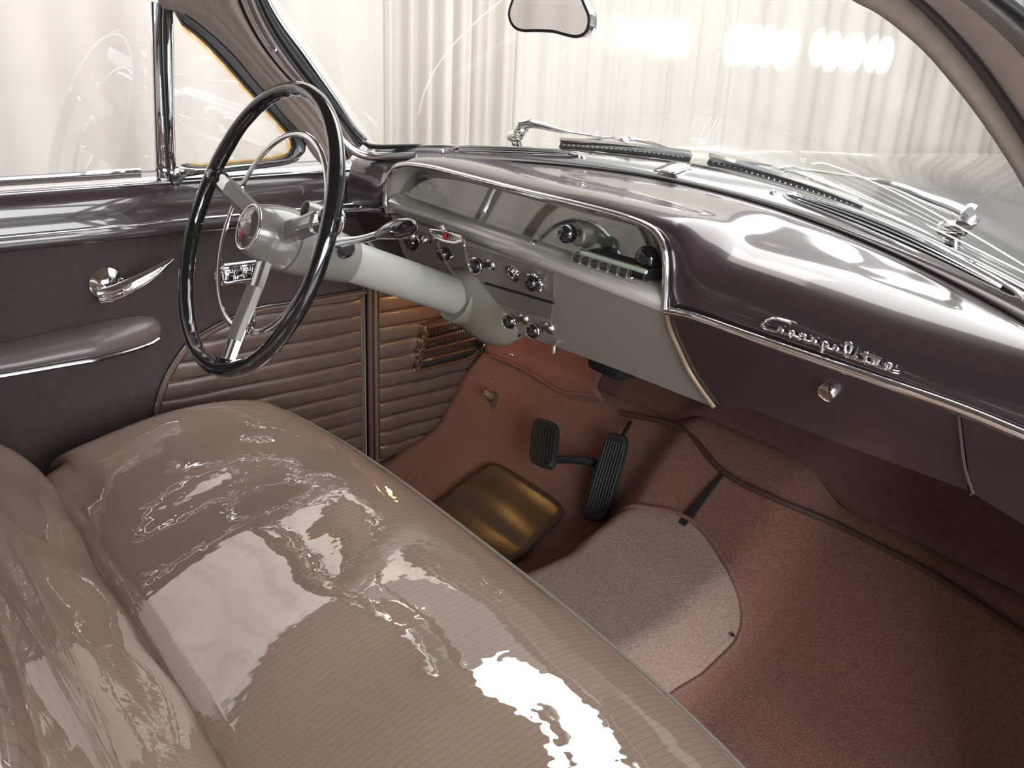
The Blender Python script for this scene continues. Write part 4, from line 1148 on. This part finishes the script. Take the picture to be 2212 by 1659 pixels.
# apron: sides of the shroud run from the collar to a rounded foot on the panel bottom edge
pl_top = [(972, 588), (1016, 588), (1045, 618), (1075, 655), (1100, 682), (1122, 712)]
pl_bot = [(985, 688), (1000, 705), (1030, 728), (1060, 741), (1090, 742), (1118, 728)]
T3 = spline([at(x, y, 'Y', yv) for (x, y), yv in zip(pl_top, (0.375, 0.385, 0.395, 0.405, 0.415, 0.425))], 20)
B3 = spline([at(x, y, 'Y', yv) for (x, y), yv in zip(pl_bot, (0.385, 0.392, 0.40, 0.408, 0.416, 0.425))], 20)
rows = []
for i in range(20):
    mdp = T3[i] * 0.5 + B3[i] * 0.5; bul = 0.022 * math.sin(math.pi * min(1, 0.15 + i / 19 * 0.85))
    row = []
    for f in np.linspace(0, 1, 11):
        p = T3[i] * (1 - f) + B3[i] * f + np.array([0.1, -1.0, 0.2]) * bul * math.sin(math.pi * f) ** 0.6
        row.append(p)
    row.append(B3[i] + np.array([0, 0.05, 0.01])); row.insert(0, T3[i] + np.array([0, 0.05, 0.0]))
    rows.append(row)
grid('shroud_apron', rows, 'shroud_grey', shr, thick=0.004, offset=1, auto=False)

# ------------------------------------------------------------------ carpeted floor, toe board, hump, mats
fl = thing('floor_carpet', (0, 0.30, 0.20), 'rust-brown carpet covering the cabin floor and sloping toe board', 'carpet', kind='structure')
HW, HH = 0.205, 0.100


def hump(x, y):
    d = (HW - abs(x - 0.035)) / 0.095
    if d <= 0: return 0.0
    d = min(1.0, d); d = d * d * (3 - 2 * d)
    k = min(1.0, max(0.0, (0.86 - y) / 0.30)) if y > 0.56 else 1.0
    return HH * d * k


prof_f = spline([(-0.35, 0.225), (0.0, 0.226), (0.20, 0.227)] + toe[1:], 60)
xs_f = np.r_[np.linspace(-0.755, -0.17, 18), np.linspace(-0.155, 0.215, 26), np.linspace(0.235, 0.755, 14)]
z8 = [(x, y) for x, y in prof_f]
n_low = sum(1 for y, z in z8 if z < 0.485)
rows = [[(x, y, z + hump(x, y) + 0.002 * math.sin(x * 23 + y * 17)) for x in xs_f] for y, z in z8[:n_low + 1]]
grid('carpet', rows, 'carpet', fl, thick=0.012, offset=-1, auto=False)
rows = [[(x, y, z + hump(x, y)) for x in xs_f] for y, z in z8[n_low:]]
grid('firewall_pad', rows, 'firewall_felt', fl, thick=0.012, offset=-1, auto=False)


def floor_z(x, y):
    return float(np.interp(y, prof_f[:, 0], prof_f[:, 1])) + hump(x, y)


def on_floor(px, py, off=0.0):
    d = ray(px, py); a, b_ = 0.6, 2.6; t = a
    while t < b_:
        p = CAM + t * d
        if p[2] < floor_z(p[0], p[1]): break
        t += 0.01
    lo, hi = t - 0.01, t
    for _ in range(25):
        m_ = (lo + hi) / 2; p = CAM + m_ * d
        if p[2] < floor_z(p[0], p[1]): hi = m_
        else: lo = m_
    return CAM + lo * d - d / np.linalg.norm(d) * off




def toe_pt(px, py, off=0.0):
    n = np.array([0, -1.296, 1.0]); n /= np.linalg.norm(n)
    return on(px, py, np.array([0, .561, .287]) + n * off, n)


bn = spline([on_floor(x, y, 0.006) for x, y in ((1345, 893), (1470, 925), (1565, 1020), (1680, 1080), (1800, 1130), (1900, 1180), (2000, 1232), (2100, 1296), (2212, 1372), (2300, 1430))], 60)
tube('pad_binding', bn, 0.0055, 'binding', fl, seg=8)
for px, py in ((1757, 1108), (2100, 1068), (1268, 829)):
    lathe('carpet_snap', [(0.0001, 0.004), (0.003, 0.003), (0.0045, 0.0)], on_floor(px, py, 0.004), (0, -0.79, 0.61), 'satin_steel', fl, seg=10)
# dark gap between the hump carpet and the passenger carpet
gpth = spline([on_floor(x, y, 0.003) for x, y in ((1566, 1019), (1530, 1062), (1495, 1108), (1468, 1142))], 16)
sweep('carpet_gap', gpth, [(-0.006, -0.002), (0.006, -0.002), (0.006, 0.003), (-0.006, 0.003)], 'dark_void', fl, up=(0, -0.79, 0.61), scale=np.linspace(0.5, 1.35, 16))
# vinyl flap across the top of the driver's toe board
fpx_t = [(1050, 735), (1120, 742), (1190, 760), (1225, 775), (1262, 800), (1290, 828)]
fpx_b = [(1052, 765), (1105, 785), (1160, 815), (1210, 845), (1262, 852), (1300, 862)]
ft = spline([toe_pt(x, y, 0.022) for x, y in fpx_t], 22); fb = spline([toe_pt(x, y, 0.016) for x, y in fpx_b], 22)
up_ = np.array([0, 0.10, 0.16])
rows = [ft + up_, ft + up_ * 0.45 + np.array([0, -.008, 0]), ft] + [ft * (1 - f) + fb * f + np.array([0, -0.79, 0.61]) * 0.008 * math.sin(math.pi * f) for f in (0.3, 0.6, 0.85)] + [fb]
flap = grid('toe_board_flap', rows, 'flap_vinyl', fl, thick=0.004, offset=1, auto=False)
tube('flap_hem', fb, 0.0035, 'flap_vinyl', flap, seg=8)
for px, py in ((1106, 766),):
    lathe('flap_screw', [(0.0001, 0.004), (0.003, 0.003), (0.0045, 0.0)], toe_pt(px, py, 0.026), (0, -0.79, 0.61), 'chrome', flap, seg=10)

# hump cover: rounded carpet pad lying over the transmission hump
hp = thing('hump_carpet', (0.03, 0.30, 0.33), 'brown rounded carpet pad draped over the transmission hump', 'carpet pad')
opx = [(1400, 1104), (1450, 1112), (1500, 1138), (1540, 1182), (1575, 1240), (1598, 1300), (1603, 1350), (1588, 1395), (1545, 1440), (1470, 1495), (1380, 1560)]
orp = [on_floor(x, y)[:2] for x, y in opx]
far = orp[0]
olp = [(-0.10, far[1] - 0.02), (-0.135, far[1] - 0.08), (-0.15, far[1] - 0.2), (-0.155, 0.25), (-0.155, 0.185)]
oln = spline(np.array([(orp[-1][0], 0.185)] + orp[::-1] + olp), 90)
oc = np.array([0.03, 0.36])
hrows = []
for k_ in np.linspace(1.0, 0.0, 16):
    hrows.append([(q[0], q[1], floor_z(q[0], q[1]) + (0.010 if k_ < 0.97 else 0.004)) for q in oc + (oln - oc) * k_])
grid('pad', hrows, 'carpet_hump', hp, closed=True, auto=False)
tube('pad_binding', np.array([(q[0], q[1], floor_z(q[0], q[1]) + 0.007) for q in oln]), 0.0042, 'carpet', hp, seg=8)
lathe('pad_snap', [(0.0001, 0.003), (0.004, 0.002), (0.005, 0.0)], on_floor(1582, 1372, 0.012), (0.4, 0, 1), 'satin_steel', hp, seg=10)

# heel mat
hm = thing('heel_mat', (-0.39, 0.49, 0.25), 'shiny dark brown vinyl heel mat on the driver floor', 'floor mat')
hmc = [on(x, y, (0, 0, 0.258), (0, 0, 1)) for x, y in ((921, 1076), (1062, 1032), (1226, 1142), (1096, 1206))]
rows = []
for u in np.linspace(0, 1, 18):
    row = []
    for v in np.linspace(0, 1, 18):
        su, sv = 2 * u - 1, 2 * v - 1
        ru = su * math.sqrt(1 - 0.16 * (sv ** 8)); rv = sv * math.sqrt(1 - 0.16 * (su ** 8))
        uu, vv = (ru + 1) / 2, (rv + 1) / 2
        p = (hmc[0] * (1 - uu) + hmc[1] * uu) * (1 - vv) + (hmc[3] * (1 - uu) + hmc[2] * uu) * vv
        z = floor_z(p[0], p[1]) + 0.008 + 0.004 * math.sin(math.pi * min(1, max(0, uu))) * math.sin(math.pi * vv * 1.1)
        row.append((p[0], p[1], z))
    rows.append(row)
grid('mat_sheet', rows, 'heel_vinyl', hm, thick=0.006, offset=1, auto=False)
ed = [r[0] for r in rows] + rows[-1][1:] + [r[-1] for r in rows[::-1]][1:] + rows[0][::-1][1:-1]
tube('mat_binding', ed, 0.003, 'binding', hm, closed=True, seg=6)
# dimmer switch button
ds = thing('dimmer_switch', toe_pt(1062, 852, 0.012), 'small round metal dimmer foot switch on the toe board', 'foot switch')
lathe('button', [(0.0001, 0.026), (0.007, 0.025), (0.0088, 0.021), (0.0088, 0.004)], toe_pt(1064, 858, 0.012), (0, -0.79, 0.61), 'tan_metal', ds, seg=20)
lathe('collar', [(0.0088, 0.006), (0.0125, 0.004), (0.0135, 0.0)], toe_pt(1064, 858, 0.010), (0, -0.79, 0.61), 'binding', ds, seg=20)

# ------------------------------------------------------------------ pedals
NT = np.array([0, -1.296, 1.0]); NT /= np.linalg.norm(NT)


def pad(name, corners, th, m, parent, ridges, along):
    """rounded rubber pad from four corner points (tl, tr, br, bl); ridges run tl->bl"""
    c = [np.array(p) for p in corners]; n = 14; rows = []
    nrm = np.cross(c[1] - c[0], c[3] - c[0]); nrm /= np.linalg.norm(nrm)
    if nrm @ (CAM - c[0]) < 0: nrm = -nrm
    ring_ = []
    for i in range(40):
        t = 2 * math.pi * i / 40; su = math.copysign(abs(math.cos(t)) ** 0.42, math.cos(t)); sv = math.copysign(abs(math.sin(t)) ** 0.42, math.sin(t))
        u, v = (su + 1) / 2, (sv + 1) / 2
        ring_.append((c[0] * (1 - u) + c[1] * u) * (1 - v) + (c[3] * (1 - u) + c[2] * u) * v)
    ring_ = np.array(ring_); cen_ = ring_.mean(0)
    grid_rows = [ring_ - nrm * th, ring_ - nrm * th * 0.1, cen_ + (ring_ - cen_) * 0.96 + nrm * 0.001, cen_ + (ring_ - cen_) * 0.86 - nrm * 0.001, cen_ + (ring_ - cen_) * 0.02 - nrm * 0.001]
    o = grid(name, grid_rows, m, parent, closed=True, auto=False)
    for k in range(ridges):
        u = 0.14 + 0.72 * k / (ridges - 1)
        a_ = c[0] * (1 - u) + c[1] * u; b_ = c[3] * (1 - u) + c[2] * u
        sweep('tread', [a_ * 0.91 + b_ * 0.09, a_ * 0.09 + b_ * 0.91], circ(0.0016, 6), m, o)
    return o


PB = np.array([0, .561, .287]) + NT * 0.085
bp_ = thing('brake_pedal', on(1172, 955, PB, NT), 'square black rubber brake pedal on a curved arm', 'pedal')
cpx = [(1152, 897), (1203, 913), (1192, 1014), (1141, 998)]
pad('pedal_pad', [on(x, y, PB, NT) for x, y in cpx], 0.014, 'pedal_rubber', bp_, 7, None)
ap = spline([on(1180, 985, PB - NT * 0.018, NT), on(1200, 992, PB - NT * 0.02, NT), on(1245, 993, PB - NT * 0.035, NT), on(1295, 1003, PB - NT * 0.07, NT), toe_pt(1330, 1015, 0.0)], 20)
sweep('pedal_arm', ap, circ(0.008, 10, 0.011), 'rubber', bp_, up=NT)
apd = thing('accelerator_pedal', toe_pt(1275, 1120, 0.02), 'long narrow black ribbed accelerator pedal hinged at the floor', 'pedal')
P0 = [toe_pt(x, y, o_f) for x, y, o_f in ((1310, 930, 0.055), (1357, 942, 0.055), (1304, 1128, 0.022), (1252, 1122, 0.022))]
pad('pedal_pad', P0, 0.012, 'pedal_rubber', apd, 7, None)
tube('pedal_rod', [toe_pt(1345, 940, 0.045), toe_pt(1362, 912, 0.01)], 0.0045, 'dark_void', apd, seg=8)
#CONT2

# ------------------------------------------------------------------ front bench seat under a clear plastic cover
seat = thing('bench_seat', (0, -0.15, 0.22), 'brown corded bench seat under a glossy clear plastic cover', 'car seat')


def yfront(x): return 0.163 - 0.07 * (abs(x) / 0.69) ** 3


sx_ = np.r_[np.linspace(-0.695, -0.60, 10), np.linspace(-0.58, 0.58, 48), np.linspace(0.60, 0.695, 10)]
rows = []
for x in sx_:
    yf = yfront(x); e_ = max(0.0, (abs(x) - 0.575) / 0.12); dz = -0.062 * e_ ** 2.2
    rs = 0.0035 * math.sin(x * 11 + 1.3) + 0.002 * math.sin(x * 27)
    cr_ = 0.010 * (1 - (x / 0.69) ** 2)
    pr = [(yf - 0.05, 0.24), (yf - 0.005, 0.30), (yf + 0.010, 0.38), (yf + 0.010, 0.45), (yf + 0.004, 0.482), (yf, 0.496), (yf - 0.012, 0.510), (yf - 0.045, 0.524 + cr_ * .5), (yf - 0.11, 0.533 + cr_), (yf - 0.20, 0.528 + cr_ + rs),
          (yf - 0.29, 0.512 + cr_ + rs), (yf - 0.37, 0.492 + cr_ * .6 + rs), (-0.255, 0.480), (-0.285, 0.468), (-0.305, 0.44), (-0.32, 0.38)]
    P = spline(pr, 44)
    row = [(x, y, z + dz * min(1, max(0, (z - 0.26) / 0.2))) for y, z in P]
    rows.append(row)
lo_r = [(sx_[0] - 0.004, y, 0.24 + (z - 0.24) * 0.6) for _, y, z in rows[0]]; lo_r2 = [(sx_[0] + 0.004, y, 0.24) for _, y, z in rows[0]]
hi_r = [(sx_[-1] + 0.004, y, 0.24 + (z - 0.24) * 0.6) for _, y, z in rows[-1]]; hi_r2 = [(sx_[-1] - 0.004, y, 0.24) for _, y, z in rows[-1]]
grid('cushion', [lo_r2, lo_r] + rows + [hi_r, hi_r2], 'seat_cover', seat, auto=False)
tube('cushion_piping', [(x, yfront(x) + 0.0035, 0.496 - 0.062 * max(0.0, (abs(x) - 0.575) / 0.12) ** 2.2) for x in sx_], 0.0030, 'cord_piping', seat, seg=8)
rows = []
for x in sx_:
    e_ = max(0.0, (abs(x) - 0.50) / 0.195); back = 0.05 * e_ ** 2.5
    w_ = 0.004 * math.sin(x * 9 + 0.4) + 0.002 * math.sin(x * 31)
    pr = [(-0.31, 0.36), (-0.298, 0.43), (-0.300, 0.475), (-0.330, 0.525), (-0.385, 0.575), (-0.415, 0.625), (-0.432, 0.70), (-0.455, 0.80), (-0.485, 0.90), (-0.515, 0.955), (-0.56, 0.975), (-0.60, 0.955), (-0.62, 0.90), (-0.60, 0.5), (-0.55, 0.30)]
    P = spline(pr, 48)
    rows.append([(x, y - back * (1 if z > 0.4 else 0.5) + w_ * (1 if y > -0.5 else 0), z - 0.05 * e_ ** 3 * (1 if z > 0.85 else 0)) for y, z in P])
grid('backrest', [[(rows[0][j][0], -0.47, 0.55) for j in range(48)]] + rows + [[(rows[-1][j][0], -0.47, 0.55) for j in range(48)]], 'seat_cover', seat, auto=False)

# ------------------------------------------------------------------ rear-view mirror
MY = 0.27
mp = [(1101, 22), (1103, 45), (1114, 60), (1130, 66), (1160, 66), (1195, 68), (1222, 75), (1244, 79), (1262, 73), (1271, 57), (1272, 35), (1263, 12), (1248, -22), (1225, -42), (1190, -50), (1150, -44), (1118, -18)]
MP = spline(ats(mp, 'Y', MY), 70, closed=True)
rm = thing('rear_view_mirror', at(1190, 10, 'Y', MY), 'kidney-shaped rear-view mirror hanging in front of the windshield', 'mirror')
mn = np.array([0.10, -0.99, 0.02])
mc_ = MP.mean(0)
mesh('mirror_glass', list(MP + mn * 0.0005), [tuple(range(70))], 'mirror_glass', rm, smooth=False, thick=0.001)
tube('mirror_bezel', MP, 0.0020, 'gauge_black', rm, closed=True, seg=8)
Q = lambda s, d: mc_ + (MP - mc_) * s - mn * d
grid('mirror_shell', [Q(1.0, 0.0), Q(1.03, 0.006), Q(1.03, 0.012), Q(0.9, 0.022), Q(0.6, 0.028), Q(0.02, 0.030)], 'chrome', rm, closed=True, auto=False)
tube('mirror_stem', spline([mc_ - mn * 0.028, mc_ - mn * 0.045 + np.array([0, 0, 0.03]), np.array([mc_[0] + 0.01, glass_y(0, 1.31) - 0.045, 1.318])], 16), 0.006, 'chrome', rm, seg=10)

# ------------------------------------------------------------------ windshield wipers (outside)
def wiper(label, blade, arm, pivot):
    b0, b1 = on_glass(*blade[0], 0.024), on_glass(*blade[1], 0.024)
    w = thing('windshield_wiper', on_glass(*pivot[1], 0.05), label, 'windshield wiper', 'windshield wipers')
    mid = [on_glass(blade[0][0] * (1 - t) + blade[1][0] * t, blade[0][1] * (1 - t) + blade[1][1] * t + bow * 4 * t * (1 - t), 0.024) for t, bow in [(q, -3) for q in np.linspace(0, 1, 14)]]
    down = np.array([0, 0.0, -1.0])
    sweep('blade_holder', mid, [(-0.007, -0.001), (0.007, -0.001), (0.007, 0.004), (-0.007, 0.004)], 'chrome', w, up=(0, 0.5, 0.86))
    rb = sweep('blade_rubber', [p + down * 0.006 for p in mid], [(-0.0035, -0.007), (0.0035, -0.007), (0.0035, 0.006), (-0.0035, 0.006)], 'rubber', w, up=(0, 0.5, 0.86))
    for t in np.linspace(0.04, 0.96, 26):
        i = t * 13; i0 = int(i); p = mid[i0] * (1 - i + i0) + mid[min(13, i0 + 1)] * (i - i0)
        box('rivet', p + np.array([0, -0.004, -0.005]), (0.0025, 0.002, 0.0025), 'satin_steel', rb)
    bridge = spline([mid[2] + np.array([0, 0, 0.003]), mid[5] + np.array([0, 0, 0.010]), mid[7] + np.array([0, 0, 0.013]), mid[9] + np.array([0, 0, 0.010]), mid[11] + np.array([0, 0, 0.003])], 20)
    sweep('bridge', bridge, [(-0.004, -0.0015), (0.004, -0.0015), (0.004, 0.0015), (-0.004, 0.0015)], 'chrome', w, up=(0, 0.5, 0.86))
    A = [on_glass(x, y, o) for x, y, o in arm]
    n = 30; pa = spline(A, n)
    scl = np.interp(np.linspace(0, 1, n), [0, 0.06, 0.12, 0.52, 0.58, 0.9, 1.0], [0.9, 1.0, 0.42, 0.5, 0.75, 1.75, 1.9])
    sweep('arm', pa, circ(0.0062, 10, 0.0045), 'chrome', w, up=(0, 0.4, 0.9), scale=scl)
    pv = [on_glass(x, y, o) for x, y, o in [(*p, 0.05) for p in pivot]]
    d = np.array([0, 0.55, 0.83])
    lathe('pivot_cap', [(0.0001, 0.016), (0.008, 0.014), (0.012, 0.006), (0.0125, -0.006), (0.010, -0.010)], pv[0], d, 'chrome', w, seg=20)
    lathe('pivot_knuckle', [(0.0001, 0.018), (0.008, 0.016), (0.011, 0.008), (0.011, -0.008), (0.008, -0.016), (0.0001, -0.018)], pv[1], np.array([1, 0, 0.15]), 'chrome', w, seg=20)
    tube('pivot_post', [pv[1], pv[1] + np.array([0.0, 0.012, -0.03]), pv[1] + np.array([0.002, 0.02, -0.07])], 0.0095, 'chrome', w, seg=12)


wiper('chrome windshield wiper at the left, lying over the steering column side of the glass', ((1212, 305), (1491, 334)),
      ((1352, 301, .03), (1345, 301, .034), (1300, 296, .036), (1225, 285, .04), (1180, 274, .045), (1150, 267, .05), (1128, 270, .05)), ((1126, 278), (1112, 294)))
wiper('chrome windshield wiper at the right, lying over the passenger side of the glass', ((1533, 339), (1860, 438)),
      ((1692, 367, .03), (1705, 364, .034), (1790, 374, .036), (1922, 398, .04), (2000, 428, .045), (2060, 450, .05), (2090, 464, .05)), ((2092, 470), (2058, 495)))

# ------------------------------------------------------------------ cowl, hood, fenders, outer skirts (outside)
hd_ = thing('car_hood', (0, 1.4, 0.6), 'wide grey-reflecting painted car hood beyond the windshield', 'car hood')
rows = []
for v in np.linspace(0, 1, 26):
    row = []
    for u in np.linspace(-1, 1, 33):
        x = 0.86 * u
        ys = y_out(min(0.70, abs(x))) + 0.014
        y = ys + (2.55 - ys) * v
        crown = 1.016 - 0.085 * (y - 0.76) + 0.02 * (y - 0.76) ** 2 - 0.06 * max(0, y - 1.7) ** 2
        k = min(1, max(0, v - 0.02) / 0.22); k = k * k * (3 - 2 * k)
        z = (z_out(min(0.72, abs(x))) - 0.055) * (1 - k) + (crown - 0.32 * x * x - 0.12 * max(0, abs(u) - 0.75)) * k
        row.append((x, y, z))
    rows.append(row)
grid('hood_panel', rows, 'hood_paint', hd_, thick=0.01, offset=1, auto=False)
rows = [[(-0.86, y, 0.70), (-0.95, y, 0.66), (-0.97, y, 0.45), (-0.95, y, 0.25)] for y in np.linspace(0.45, 2.6, 8)]
grid('fender', rows, 'hood_paint', hd_, thick=0.01, auto=False)
rows = [[(0.86, y, 0.70), (0.95, y, 0.66), (0.97, y, 0.45), (0.95, y, 0.25)] for y in np.linspace(0.55, 2.6, 8)]
grid('fender', rows, 'hood_paint', hd_, thick=0.01, auto=False)
ub = thing('wall_front', (0, 0.95, 0.2), 'dark firewall bulkhead behind the dash', 'bulkhead', kind='structure')
box('bulkhead', (0, 0.945, 0.56), (1.55, 0.02, 0.76), 'dark_void', ub)
box('underbody', (0, -0.6, 0.185), (1.55, 3.0, 0.03), 'dark_void', ub)
box('left_cowl_side', (-0.80, 0.66, 0.52), (0.06, 0.52, 0.60), 'maroon', ub)
box('right_cowl_side', (0.80, 0.68, 0.52), (0.06, 0.50, 0.60), 'maroon', ub)
